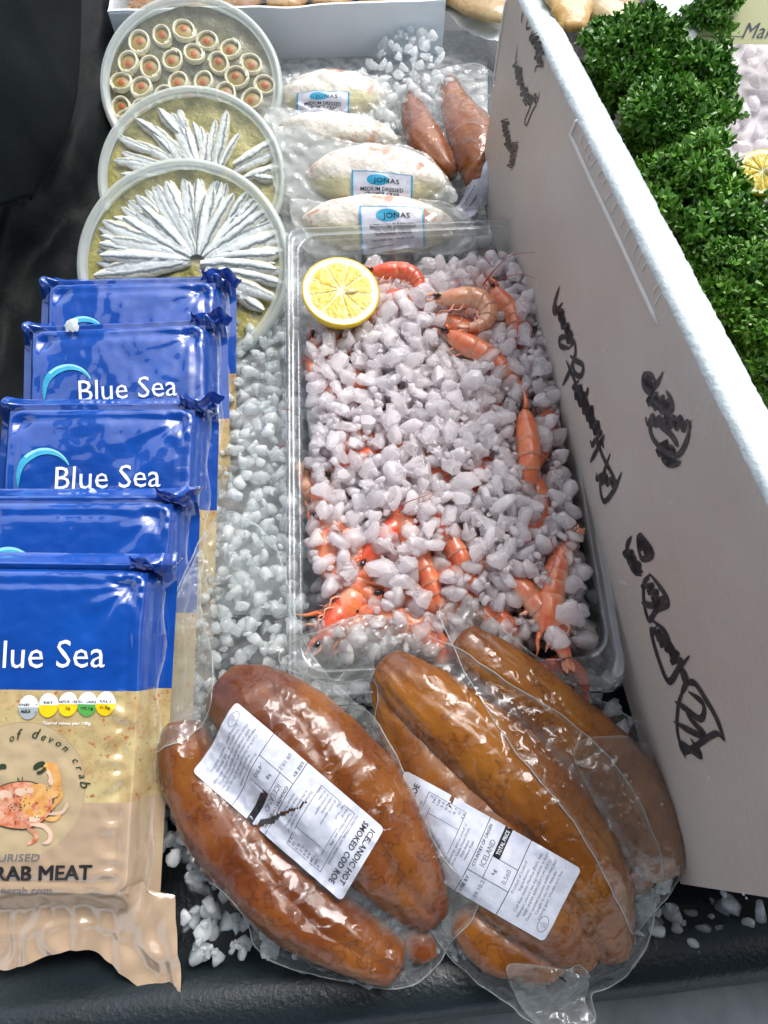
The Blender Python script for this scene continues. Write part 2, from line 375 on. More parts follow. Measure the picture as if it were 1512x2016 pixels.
# ================================================================ SETTING: tray, liner, ice
MT['counter'] = pmat('counter_top', (.16, .18, .19), (.24, .27, .28), 30, .5, bump=.0005, bscale=200)
V, Fc = rect2d(-1.5, 1.5, -1.2, 1.8); mk('counter', [(x, y, -.085) for x, y in V], Fc, MT['counter'])['kind'] = 'structure'
if AW:
    MT['canvas'] = pmat('awning_canvas', (.05, .07, .07), (.07, .09, .09), 5, .8)
    V, Fc = rect2d(-1.9, 1.9, -2.4, .25, 20, 12); o = mk('stall_awning', [(x, y, 1.75 + .12 * y + .03 * math.sin(x * 5)) for x, y in V], Fc, MT['canvas']); tag(o, 'dark canvas awning over the front of the stall, above the view', 'awning')
# tray: floor and a rounded front rim, turned slightly
RIMA = P(600, 2005, -.012); RIMB = P(1512, 1895, -.012); rdir = (RIMB - RIMA).normalized(); rn = Vector((-rdir.y, rdir.x, 0))
tr = thing('display_tray', Matrix.Translation((0, 0, -.03)), 'black plastic tray with a rounded front rim that holds the ice', 'tray')
prof = [(.42, -.012), (.075, -.012), (.05, -.008), (.034, .004), (.026, .014), (.018, .0185), (0, .0195), (-.008, .017), (-.012, .011), (-.0125, -.02), (-.0125, -.05)]
V = []; Fc = []; n = 60
for i in range(n + 1):
    o = RIMA + rdir * (-.75 + 1.3 * i / n)
    for j, (a, z) in enumerate(prof):
        w = N(o.x, a, 3, 25) * .0012
        V.append((o.x + rn.x * (a + w), o.y + rn.y * (a + w), z + w * .6))
m = len(prof)
for i in range(n):
    for j in range(m - 1): Fc.append((i * m + j, i * m + j + 1, (i + 1) * m + j + 1, (i + 1) * m + j))
mk('rim', V, Fc, MT['black_plastic'], tr)
V, Fc = rect2d(-.62, .7, .05, 1.3, 2, 2); mk('tray_floor', [(x, y, -.0125) for x, y in V], Fc, MT['black_plastic'], tr)

# ================================================================ polystyrene box on the right
def poly_mat():
    m, nt, out = base_mat('polystyrene'); p = node(nt, 'ShaderNodeBsdfPrincipled'); nt.links.new(p.outputs[0], out.inputs[0])
    c = ramp(nt, noisetex(nt, 9, 3), [(.3, (.49, .43, .375)), (.7, (.56, .505, .455))])  # brown-grey holds the shade of a white face turned from the light
    sp = ramp(nt, noisetex(nt, 330, 2), [(.28, 1.0), (.33, 0.0)]); c = mixc(nt, mathn(nt, 'MULTIPLY', sp, .12), c, (.25, .2, .16))
    nt.links.new(c, p.inputs['Base Color']); p.inputs['Roughness'].default_value = .42; p.inputs['Subsurface Weight'].default_value = .15
    p.inputs['Subsurface Radius'].default_value = (.004, .004, .004); p.inputs['Subsurface Scale'].default_value = 1
    v = noisetex(nt, 260, typ='vor'); nt.links.new(bumpn(nt, v, .0004, .6), p.inputs['Normal']); return m
MT['poly'] = poly_mat()
MT['poly_top'] = pmat('polystyrene_rim', (.50, .575, .60), (.57, .64, .66), 40, .5, bump=.0012, bscale=260, Subsurface_Weight=.2, Subsurface_Radius=(.005, .005, .005), Subsurface_Scale=1.0)  # same foam in a cooler, lighter copy: daylight on the rim mixed into its colour
B1 = P(943, 371, 0); B2 = P(1340, 1740, 0); wd = (B2 - B1); wlen = wd.length; wd.normalize(); wn = Vector((-wd.y, wd.x, 0))   # wn points right, into the box
if wn.x < 0: wn = -wn
def wall_pt(u, v):                            # the point of the wall's outer face seen at a pixel
    d = ray(u, v); t = (B1 - CAM).dot(wn) / d.dot(wn); return CAM + d * t
def wsz(p): return (p - B1).dot(wd), p.z      # along the wall, height
T1 = wall_pt(1030, 11); T2 = wall_pt(1512, 977); s1, z1 = wsz(T1); s2, z2 = wsz(T2)
def topz(s): return z1 + (z2 - z1) * (s - s1) / (s2 - s1)
WM = Matrix((wd, Vector((0, 0, 1)), -wn)).transposed().to_4x4(); WM.translation = B1   # x along, y up, z out of the face
if WM.to_3x3().determinant() < 0: pass
THK = .0225
pb = thing('polystyrene_box', Matrix.Translation(B1), 'large white polystyrene box with crossed out black marker writing on its side', 'box')
def w3(s, z, out=0.0):
    q = wd * s + Vector((0, 0, z)) - wn * out; return (q.x, q.y, q.z)
# long side wall: outer face, chipped beaded rim, inner face
V = []; T = []; ns = 300; cols = []
for i in range(ns + 1):
    s = (wlen + .0) * i / ns; tz = topz(s); e1 = .0016 * abs(N(s, 1, 0, 260)) + .0012 * abs(N(s, 2, 0, 90)); e2 = .0013 * abs(N(s, 5, 0, 150)) + .002 * max(0, N(s, 9, 0, 35)) 
    ins = e1; rows = [(0, 0)] + [(0, tz * k / 10) for k in range(1, 10)] + [(0, tz - .005), (-.0004, tz - .0032 - e1), (-.0012 - e1, tz - .0012 + .4 * e1), (-.0035 - e1, tz)]
    rows += [(-.008, tz + .0003 * N(s, 3, 0, 120)), (-.014, tz + .0003 * N(s, 4, 0, 120)), (-THK + .003 + e2, tz), (-THK + e2, tz - .002), (-THK + e2 * .3, tz - .006), (-THK, .1), (-THK, 0)]
    cols.append([w3(s, z, o) for o, z in rows])
mrow = len(cols[0]); V = [p for c in cols for p in c]; Fa = []; Fb = []
for i in range(ns):
    for j in range(mrow - 1):
        f = (i * mrow + j, i * mrow + j + 1, (i + 1) * mrow + j + 1, (i + 1) * mrow + j); (Fb if 11 <= j <= 16 else Fa).append(f)
me = mesh('side_wall', V, Fa + Fb, MT['poly']); me.materials.append(MT['poly_top'])
for k in range(len(Fa), len(Fa) + len(Fb)): me.polygons[k].material_index = 1
o = obj('side_wall', me, pb); bpy.context.view_layer.objects.active = o
# the other walls and the floor of the box
sh = Sh(); BW = .46
def slab(s0, s1, o0, o1, z0, z1):
    V = [w3(s, z, -o) for s in (s0, s1) for o in (o0, o1) for z in (z0, z1)]; return V, box(0, 1, 0, 1, 0, 1)[1]
mk('end_wall', *slab(wlen - THK, wlen - .0004, THK, BW, 0, topz(wlen)), MT['poly_top'], pb, False)
mk('end_wall', *slab(-.0, THK, THK, BW, 0, topz(0)), MT['poly_top'], pb, False)
mk('side_wall', *slab(0, wlen, BW, BW + THK, 0, topz(wlen / 2)), MT['poly_top'], pb, False)
mk('box_floor', *slab(THK, wlen - THK, THK, BW, .002, .02), MT['poly_top'], pb, False)
# moulded groove and the comb of fine ribs under the rim
MT['poly_hi'] = pmat('polystyrene_ridge', (.72, .70, .66), (.78, .76, .73), 60, .4)
def face2(u, v): p = wall_pt(u, v); return wsz(p)
def ridge(pts, r, name, n=30):
    q = [face2(*p) for p in pts]; c = catmull([w3(s, z, .0002) for s, z in q], n)
    V, Fc = tube([Vector(x) for x in c], [r * (1 if 0 < i < n - 1 else .3) for i in range(n)], 8, .8, up=tuple(-wn)); mk(name, V, Fc, MT['poly_hi'], pb)
ridge([(1136, 236), (1126, 262), (1127, 272), (1160, 345), (1215, 462), (1297, 640)], .0016, 'moulded_ridge', 40)
ridge([(997, 0), (984, 80), (973, 160)], .0016, 'moulded_ridge', 12)
rib = [((1150, 262), (1144, 283)), ((1160, 282), (1152, 300)), ((1166, 297), (1157, 316)), ((1175, 312), (1163, 333)), ((1187, 333), (1176, 352)), ((1195, 350), (1188, 366)), ((1206, 378), (1190, 402)), ((1217, 398), (1204, 424)),
       ((1232, 427), (1222, 448)), ((1243, 447), (1231, 474)), ((1258, 478), (1246, 503)), ((1266, 496), (1256, 522)), ((1274, 516), (1264, 537)), ((1297, 560), (1287, 580)), ((1303, 577), (1290, 603))]
for a, b in rib: ridge([a, ((a[0] + b[0]) / 2 - 2, (a[1] + b[1]) / 2), b], .0005, 'mould_rib', 6)
# marker writing, scribbled over: strokes lie on the face
def mark(strokes, w=7):
    sh = Sh()
    for st in strokes:
        ww = w
        if isinstance(st[0], (int, float)): ww = st[0]; st = st[1:]
        q = [face2(*p) for p in st]; sc = (wall_pt(*st[0]) - CAM).dot(FW) / F
        V2, F2 = stroke2d(q, ww * 2.0 * sc, max(8, 5 * len(q))); k = len(sh.F); zz = .0004 + .00004 * (k % 7)
        sh.add([w3(s, z, zz) for s, z in V2], F2)
    sh.mk('crossed_out_writing', MT['marker'], pb, smooth=False)
def C(l, x0=1050, y0=540, k=2.057): return [(x0 + a / k, y0 + b / k) for a, b in l]
def zig(a, b, w, n, ww=5, seed=0):           # a tight scribble from a to b, w wide
    r = random.Random(seed); out = [ww]; dx, dy = b[0] - a[0], b[1] - a[1]; L = math.hypot(dx, dy); nx, ny = -dy / L, dx / L
    for i in range(n):
        t = i / (n - 1); s = (1 if i % 2 else -1) * w * r.uniform(.5, 1.05); out.append((a[0] + dx * t + nx * s + r.uniform(-1, 1), a[1] + dy * t + ny * s))
    return out
mark([C([(108, 48), (92, 100), (82, 145), (92, 155), (120, 115)]), C([(85, 100), (100, 150), (125, 200)]), zig(C([(100, 130)])[0], C([(165, 290)])[0], 8, 12, 7, 1), C([(140, 250), (110, 260), (112, 290), (150, 300)]),
      C([(172, 270), (170, 330), (150, 390), (120, 450)]), C([(150, 330), (175, 350), (203, 370), (195, 410), (170, 400), (160, 350)]), C([(135, 350), (165, 420), (185, 470), (200, 510)]), C([(225, 458), (215, 490), (195, 510)]),
      zig(C([(165, 440)])[0], C([(275, 660)])[0], 11, 16, 8, 2), C([(290, 650), (265, 700), (232, 762)]), zig(C([(230, 680)])[0], C([(290, 690)])[0], 7, 6, 6, 3), C([(255, 640), (280, 730), (330, 830), (335, 880)]),
      C([(313, 725), (285, 810), (272, 860), (288, 920), (330, 870), (360, 800)]), zig(C([(255, 815)])[0], C([(335, 850)])[0], 9, 9, 6, 4)], 6)
mark([C([(527, 395), (505, 440), (470, 475), (447, 450), (450, 410), (480, 410), (500, 440)]), zig(C([(455, 420)])[0], C([(480, 470)])[0], 8, 6, 8, 5), zig(C([(470, 490)])[0], C([(560, 560)])[0], 16, 9, 10, 6),
      C([(480, 500), (540, 560), (565, 530), (540, 470)]), zig(C([(455, 590)])[0], C([(640, 610)])[0], 9, 14, 9, 7), C([(640, 590), (625, 670), (590, 730), (540, 720), (490, 670), (475, 620), (500, 600)]),
      C([(500, 600), (560, 650), (590, 700)]), zig(C([(525, 680)])[0], C([(565, 765)])[0], 17, 10, 9, 8), C([(520, 745), (555, 770), (600, 760)])], 7)
mark([C([(437, 1047), (485, 1130), (440, 1150), (425, 1080), (437, 1047)]), zig(C([(430, 1070)])[0], C([(470, 1130)])[0], 10, 8, 8, 9), C([(400, 1060), (380, 1110), (400, 1190), (440, 1220)]), zig(C([(375, 1115)])[0], C([(435, 1210)])[0], 9, 9, 8, 10),
      C([(470, 1210), (510, 1260), (548, 1330), (500, 1360), (470, 1400), (450, 1330), (450, 1250), (475, 1215)]), C([(440, 1330), (490, 1340), (545, 1300)]), zig(C([(455, 1240)])[0], C([(520, 1350)])[0], 13, 9, 5, 11),
      C([(470, 1390), (530, 1440), (550, 1490), (500, 1450), (480, 1450), (510, 1560), (550, 1648), (590, 1600), (635, 1545)]), zig(C([(490, 1430)])[0], C([(600, 1580)])[0], 14, 14, 6, 12), C([(540, 1470), (580, 1540), (610, 1640), (620, 1660)]),
      C([(620, 1660), (655, 1655), (700, 1720), (745, 1800), (778, 1890)]), C([(778, 1890), (740, 1860), (660, 1910), (612, 1930), (585, 1850), (590, 1740), (620, 1660)]),
      C([(575, 1730), (620, 1760), (680, 1800), (690, 1740), (630, 1690)]), C([(570, 1810), (640, 1850), (700, 1870), (640, 1800), (610, 1740)]), C([(620, 1960), (600, 1900), (680, 1950), (640, 1880)]), C([(600, 1590), (625, 1640), (600, 1700)])], 7)
def D(l): return [(950 + a / 2.69, b / 2.69) for a, b in l]
mark([D([(190, 240), (175, 330), (180, 400), (210, 360), (190, 450)]), zig(D([(175, 330)])[0], D([(235, 540)])[0], 9, 15, 3, 13), zig(D([(215, 540)])[0], D([(290, 510)])[0], 10, 10, 3, 14), D([(305, 485), (290, 540), (260, 600), (235, 660), (225, 640), (260, 540), (240, 500)])], 2.2)
mark([D([(215, 65), (205, 120)]), D([(240, 100), (235, 150), (258, 145)]), D([(270, 160), (250, 210), (285, 210)]), zig(D([(270, 180)])[0], D([(310, 300)])[0], 10, 10, 3, 15), D([(325, 310), (320, 350), (290, 350), (275, 385)]), zig(D([(285, 290)])[0], D([(315, 340)])[0], 9, 6, 3, 16)], 2.2)
mark([zig(D([(120, 630)])[0], D([(135, 760)])[0], 8, 12, 2.5, 17), zig(D([(125, 750)])[0], D([(170, 800)])[0], 9, 9, 2.5, 18), zig(D([(175, 750)])[0], D([(150, 890)])[0], 8, 13, 2.5, 19), D([(185, 740), (180, 820), (150, 905)])], 1.8)
# crumbs of polystyrene stuck to the face
for (u, v, r) in [(1322, 992, 6), (1224, 1147, 7), (1230, 1150, 5), (1421, 1217, 5), (1396, 1532, 6), (1464, 1760, 6), (1470, 1768, 5), (1122, 346, 2.5), (1174, 542, 3), (1194, 690, 2.5), (1272, 830, 2), (1250, 762, 2), (1432, 1382, 3), (1440, 1395, 2.5), (1152, 590, 2), (1132, 376, 2)]:
    s, z = face2(u, v); rr = r * .55 * (wall_pt(u, v) - CAM).dot(FW) / F
    V, Fc = tube([Vector(w3(s, z, -rr * .3)), Vector(w3(s, z, 0)), Vector(w3(s, z, rr * .5)), Vector(w3(s, z, rr * .9))], [rr * .7, rr, rr * .8, rr * .2], 7, .8, disp=lambda t, a: .2 * N(a, t, s, 3))
    mk('foam_crumb', V, Fc, MT['poly_top'], pb)

# ================================================================ white carton at the top
MT['card'] = pmat('white_card', (.78, .85, .92), (.82, .88, .94), 14, .55, bump=.0005, bscale=60)
MT['card_in'] = pmat('grey_card', (.45, .42, .38), (.55, .52, .48), 30, .7)
cBL = P(256, 155, -.03); cBR = P(868, 134, -.03); cd_ = (cBR - cBL).normalized(); cn = Vector((-cd_.y, cd_.x, 0)); cl = (cBR - cBL).length
dd = ray(872, 1); tt = (cBR - CAM).dot(cn) / dd.dot(cn); ch = (CAM + dd * tt).z + .03
cM = Matrix((cd_, cn, Vector((0, 0, 1)))).transposed().to_4x4(); cM.translation = cBL
ct = thing('fish_carton', cM, 'open white cardboard carton of smoked fish standing on the ice behind the tubs', 'carton')
def cwall(x0, x1, y0, y1, z0, z1, name='carton_side'):
    V = []; n = 30; lx = abs(x1 - x0) > abs(y1 - y0)
    V, Fc = box(x0, x1, y0, y1, z0, z1); mk(name, V, Fc, MT['card'], ct, False)
# front panel with gently wavy top edge and a crease
V = []; n = 40
for i in range(n + 1):
    x = cl * i / n; tz = ch + .0012 * N(x, 0, 0, 30) - .003 * math.exp(-((x - cl * .53) / .03) ** 2)
    for (y, z) in ((0, 0), (-.0008 * N(x, 1, 0, 14), ch * .5), (0, tz), (.003, tz), (.003, 0)): V.append((x, y, z))
Fc = [(i * 5 + j, (i + 1) * 5 + j, (i + 1) * 5 + j + 1, i * 5 + j + 1) for i in range(n) for j in range(4)]
mk('carton_front', V, Fc, MT['card'], ct, False)
cwall(0, .003, .0031, .3, 0, ch - .001); cwall(cl - .003, cl, .0031, .3, 0, ch - .001); cwall(.003, cl - .003, .297, .3, 0, ch - .001, 'carton_back')
V, Fc = rect2d(.003, cl - .003, .003, .297); mk('carton_floor', [(x, y, .003) for x, y in V], Fc, MT['card_in'], ct, False)
mk('tape_tab', *box(cl * .0 + .002, cl * .17, -.0012, -.0006, ch - .012, ch - .002), MT['card'], ct, False)
V, Fc = stroke2d([(cl * .80, ch * .92), (cl * .88, ch * .55), (cl * .94, ch * .28)], .0035, 10); mk('crease', [(x, -.0012, y) for x, y in V], Fc, MT['card_in'] if False else MT['card'], ct, False)
# smoked fish in the carton
MT['kipper'] = roe_mat('smoked_fish_skin', (.22, .09, .02), (.42, .20, .05), (.60, .36, .12))
for k in range(7):
    x = cl * (.08 + .14 * k); p = [(x, .012, ch - .016), (x + .02, .08, ch - .008), (x + .012, .17, ch - .012), (x, .26, ch - .018)]
    V, Fc = tube(catmull(p, 16), [.012 + .022 * math.sin(math.pi * (i + 1.5) / 18) for i in range(16)], 14, .45, disp=lambda t, a: .12 * N(t * 3, a, k, 1.5))
    o = mk('smoked_fish', V, Fc, MT['kipper'], M=cM); tag(o, ORD[k] + ' smoked brown fish from the left in the white carton', 'fish', 'smoked fish in the carton')
dv = [(x, y, ch - .001 + .003 * N(x, y, 1, 40)) for x, y in rect2d(.004, cl - .004, .006, .29, 50, 20)[0]]
o = mk('carton_film', dv, rect2d(0, 1, 0, 1, 50, 20)[1], MT['film'], ct)

# ================================================================ round tubs
def tub_frame(c, n, xdir=(1, 0, 0)):
    n = Vector(n).normalized(); x = (Vector(xdir) - n * Vector(xdir).dot(n)).normalized(); y = n.cross(x); M = Matrix((x, y, n)).transposed().to_4x4(); M.translation = Vector(c); return M
def lathe(prof, seg=72):
    V = []; Fc = []; m = len(prof)
    for i in range(seg):
        a = 2 * math.pi * i / seg
        for r, z in prof: V.append((r * math.cos(a), r * math.sin(a), z))
    for i in range(seg):
        k = (i + 1) % seg
        for j in range(m - 1): Fc.append((i * m + j, k * m + j, k * m + j + 1, i * m + j + 1))
    return V, Fc
def round_tub(M, r, label, liquid):
    t = thing('round_tub', M, label, 'tub', 'round plastic tubs of anchovies')
    V, Fc = lathe([(r * .80, -.033), (r * .88, -.031), (r * .94, -.008), (r * .955, -.002), (r * 1.0, -.003), (r * 1.0, -.0075)]); mk('tub_body', V, Fc, MT['frost'], t)
    V, Fc = lathe([(r * 1.0, -.0065), (r * 1.012, -.004), (r * 1.012, .0005), (r * 1.0, .003), (r * .975, .0042), (r * .955, .0036), (r * .945, .0012), (r * .925, .0008), (r * .905, .0008)], 96); lr = mk('lid_rim', V, Fc, MT['frost'], t)
    V, Fc = disc2d(0, 0, r * .906, r * .906, 72, rings=14); mk('lid_window', [(x, y, .0008 + .0009 * N(x, y, r, 30)) for x, y in V], Fc, MT['lid_film'], lr)
    V, Fc = disc2d(0, 0, r * .945, r * .945, 72, rings=30)
    mk('marinade', [(x, y, -.0085 + .0022 * N(x, y, r * 9, 55) + .001 * N(x, y, 1, 160)) for x, y in V], Fc, MT[liquid], t); return t
MT['oil'] = pmat('golden_oil', (.22, .21, .04), (.60, .52, .15), 60, .2, bump=.002, bscale=190, Coat_Weight=.8)
MT['oil_dark'] = pmat('murky_oil', (.08, .085, .03), (.20, .19, .08), 55, .2, bump=.0015, bscale=120, Coat_Weight=.8)
def anch_mat():
    m, nt, out = base_mat('anchovy_fillet'); p = node(nt, 'ShaderNodeBsdfPrincipled'); nt.links.new(p.outputs[0], out.inputs[0])
    at = node(nt, 'ShaderNodeAttribute', attribute_name='tone'); n1 = noisetex(nt, 130, 4)
    f = mathn(nt, 'ADD', at.outputs['Fac'], mathn(nt, 'MULTIPLY', mathn(nt, 'SUBTRACT', n1, .5), .35))
    c = ramp(nt, f, [(.0, (.58, .54, .34)), (.20, (.74, .75, .68)), (.30, (.10, .13, .14)), (.39, (.30, .35, .37)), (.47, (.80, .86, .87)), (.80, (.92, .95, .92)), (.92, (.74, .72, .52)), (1.0, (.55, .48, .24))])
    nt.links.new(c, p.inputs['Base Color']); p.inputs['Roughness'].default_value = .3; p.inputs['Metallic'].default_value = .0; p.inputs['Coat Weight'].default_value = .5; p.inputs['Coat Roughness'].default_value = .12
    nt.links.new(bumpn(nt, noisetex(nt, 300, 4), .0012), p.inputs['Normal']); return m
MT['anchovy'] = anch_mat()
def anchovy_mesh(seed, L):
    V = []; Fc = []; T = []; n = 14; m = 9; r = random.Random(seed); bend = r.uniform(-.12, .12); side = r.choice((1, 1, -1)); wmul = r.uniform(.85, 1.2)
    for i in range(n):
        t = i / (n - 1); w = L * .098 * wmul * (.22 + .95 * math.sin(math.pi * min(1, .10 + t * .80)) ** .8) * (1 + .22 * N(t * 7, seed) + .12 * N(t * 17, seed, 4)) * (1 - .55 * ss(.93, 1, t)); cy_ = bend * L * (t - t * t) + L * .012 * N(t * 3, seed, 2)
        for j in range(m):
            s = -1 + 2 * j / (m - 1); V.append((t * L, cy_ + s * w, 0.0030 * (1 - abs(s) ** 2.2) * (.5 + .5 * math.sin(math.pi * (.15 + .8 * t))) + .0009 * N(t * 9, s * 2, seed) - .001)); T.append(.5 + .5 * s * side)
    for i in range(n - 1):
        for j in range(m - 1): Fc.append((i * m + j, (i + 1) * m + j, (i + 1) * m + j + 1, i * m + j + 1))
    return mesh('anchovy', V, Fc, MT['anchovy'], True, T)
AM = [anchovy_mesh(k, .058) for k in range(7)]
M3 = tub_frame(P(362, 521, .028), (.0, -.44, 1)); M2 = tub_frame(P(378, 352, .026), (.02, -.44, 1)); M1 = tub_frame(P(378, 168, .025), (.05, -.46, 1))
t3 = round_tub(M3, .1015, 'round tub of silver anchovy fillets fanned from the centre, in front of the other two', 'oil')
t2 = round_tub(M2, .0955, 'middle round tub of anchovies with a wide patch of golden oil', 'oil')
t1 = round_tub(M1, .1000, 'round tub of rolled anchovies stuffed with olives, behind the other two', 'oil_dark')
def fan(M, cpx, items, label, group, zl=-.0055):
    for q_, (u0, v0, u1, v1, k) in enumerate(items):           # centre end, outer end
        a = PL(M, u0, v0, zl); b = PL(M, u1, v1, zl); d = b - a; L = math.hypot(d.x, d.y); th = math.atan2(d.y, d.x)
        sc = L / .058; mm = M @ Matrix.Translation((a.x, a.y, zl + random.uniform(-.0008, .0012))) @ Matrix.Rotation(th, 4, 'Z') @ Matrix.Rotation(random.uniform(-.06, .02), 4, 'Y') @ Matrix.Diagonal((sc, max(.9, min(1.35, sc)) * 1.0, 1.1, 1))
        o = bpy.data.objects.new('anchovy', AM[k % 7]); COL.objects.link(o); o.matrix_world = mm; tag(o, label(q_) if callable(label) else label, 'anchovy fillet', group)
cx, cy0 = 388, 512; items = []; rnd = random.Random(3)
for k, a in enumerate(np.linspace(-6, 190, 19)):
    A = R(a + rnd.uniform(-5, 5)); rx = 196 if math.cos(A) < 0 else 176; items.append((cx + 30 * math.cos(A), cy0 - 30 * math.sin(A), cx + rx * .98 * math.cos(A), cy0 - 158 * math.sin(A), k + 3))
for k, a in enumerate(np.linspace(2, 182, 21)):
    A = R(a + rnd.uniform(-4, 4)); rx = 196 if math.cos(A) < 0 else 174; items.append((cx + rx * .52 * math.cos(A), cy0 - 158 * .52 * math.sin(A), cx + rx * 1.0 * math.cos(A + .05), cy0 - 160 * math.sin(A + .05), k + 1))
fan(M3, None, items, 'silver anchovy fillet in the lower layer of the front round tub', 'anchovies fanned in the front tub', -.0075); items = []
for k, a in enumerate(np.linspace(-12, 196, 27)):
    A = R(a + rnd.uniform(-4, 4)); ro = rnd.uniform(.84, 1.03)
    rx = 205 if math.cos(A) < 0 else 172; items.append((cx + 14 * math.cos(A), cy0 - 10 * math.sin(A), cx + rx * ro * math.cos(A), cy0 - 150 * ro * math.sin(A), k))
for k, (a, b, c, d) in enumerate([(400, 520, 540, 545), (405, 530, 545, 590), (420, 540, 520, 612), (440, 560, 500, 600), (395, 520, 530, 515), (430, 530, 560, 560)]): items.append((a, b, c, d, k + 2))
fan(M3, None, items, lambda q: (ORD[q] + ' upper anchovy fillet anticlockwise from the right in the front tub') if q < 27 else (ORD[q - 27] + ' of the anchovy fillets pointing down to the lower right in the front tub'), 'anchovies fanned in the front tub')
items = [(300, 300, 232, 268, 2), (330, 280, 268, 236, 3), (352, 262, 312, 214, 5), (300, 330, 226, 318, 1), (372, 262, 352, 216, 0), (392, 330, 300, 248, 0), (360, 330, 262, 278, 1), (350, 335, 240, 300, 2), (365, 330, 300, 262, 3), (385, 335, 338, 222, 4), (392, 335, 365, 245, 5), (405, 335, 396, 250, 6), (412, 335, 424, 235, 0), (420, 335, 448, 222, 1), (430, 335, 470, 262, 2), (405, 340, 380, 240, 3),
         (460, 325, 545, 276, 4), (462, 338, 548, 300, 5), (480, 350, 550, 330, 6), (350, 345, 250, 325, 0), (340, 350, 240, 345, 5), (425, 338, 440, 260, 2), (500, 345, 540, 352, 1), (398, 345, 410, 262, 6), (372, 345, 322, 262, 0)]
items.sort(key=lambda q: math.atan2(335 - q[3], q[2] - 400) % 6.28); fan(M2, None, items, lambda q: ORD[q] + ' anchovy fillet anticlockwise from the right in the middle tub', 'anchovies in the middle tub')
# stuffed rolls
MT['roll'] = pmat('rolled_fillet', (.74, .70, .48), (.86, .83, .66), 220, .35, bump=.0008, bscale=300, Coat_Weight=.5)
MT['olive'] = pmat('olive', (.30, .22, .05), (.42, .32, .10), 120, .4)
MT['pimento'] = pmat('pimento', (.42, .07, .015), (.55, .15, .03), 200, .45)
rolls = [(690, 205), (803, 172), (912, 145), (1027, 200), (1140, 238), (635, 305), (745, 330), (853, 293), (960, 260), (1083, 310), (1245, 315), (600, 405), (700, 430), (883, 405), (1010, 400), (1172, 378), (1313, 420), (600, 530), (815, 470), (1120, 460), (1250, 490), (700, 535), (622, 592), (940, 480)]
for k, (a, b) in enumerate(rolls):
    c = PL(M1, a / 2.52, b / 2.52, -.004); r = random.Random(k); rr = .0120 * r.uniform(.92, 1.08); ph = r.uniform(0, 6)
    t = thing('stuffed_roll', M1 @ Matrix.Translation((c.x, c.y, -.006)) @ Matrix.Rotation(ph, 4, 'Z') @ Matrix.Rotation(r.uniform(-.15, .15), 4, 'X'), 'anchovy rolled round an olive with red pimento in the back tub', 'anchovy roll', 'stuffed anchovy rolls in the back tub')
    V = []; Fc = []; n = 30; turns = 2 * math.pi * 1.12
    for i in range(n + 1):
        th = turns * i / n; ro = rr * (1 + .14 * i / n) * (1 + .04 * N(th, k)); th_ = .0030
        for (q, z) in ((ro - th_, -.008), (ro - th_, .0022), (ro - th_ * .5, .0034), (ro, .0022), (ro, -.008)): V.append((q * math.cos(th), q * math.sin(th) * .88, z + .0005 * N(th, q * 300, k)))
    for i in range(n):
        for j in range(4): Fc.append((i * 5 + j, i * 5 + j + 1, (i + 1) * 5 + j + 1, (i + 1) * 5 + j))
    Fc += [(0, 1, 2, 3, 4), (n * 5 + 4, n * 5 + 3, n * 5 + 2, n * 5 + 1, n * 5)]
    mk('fillet_ring', V, Fc, MT['roll'], t)
    V, Fc = disc2d(0, 0, rr * .84, rr * .74, 18, rings=4); mk('olive', [(x, y, .0012 - 22 * (x * x + y * y)) for x, y in V], Fc, MT['olive'], t)
    ox, oy = r.uniform(-.0018, .0018), r.uniform(-.0015, .0015); V, Fc = disc2d(ox, oy, .0040, .0037, 12, wob=.3, seed=k, rings=2); mk('pimento', [(x, y, .0018 - 22 * (x * x + y * y) + .0004 * (1 - ((x - ox) ** 2 + (y - oy) ** 2) / 1e-5)) for x, y in V], Fc, MT['pimento'], t)
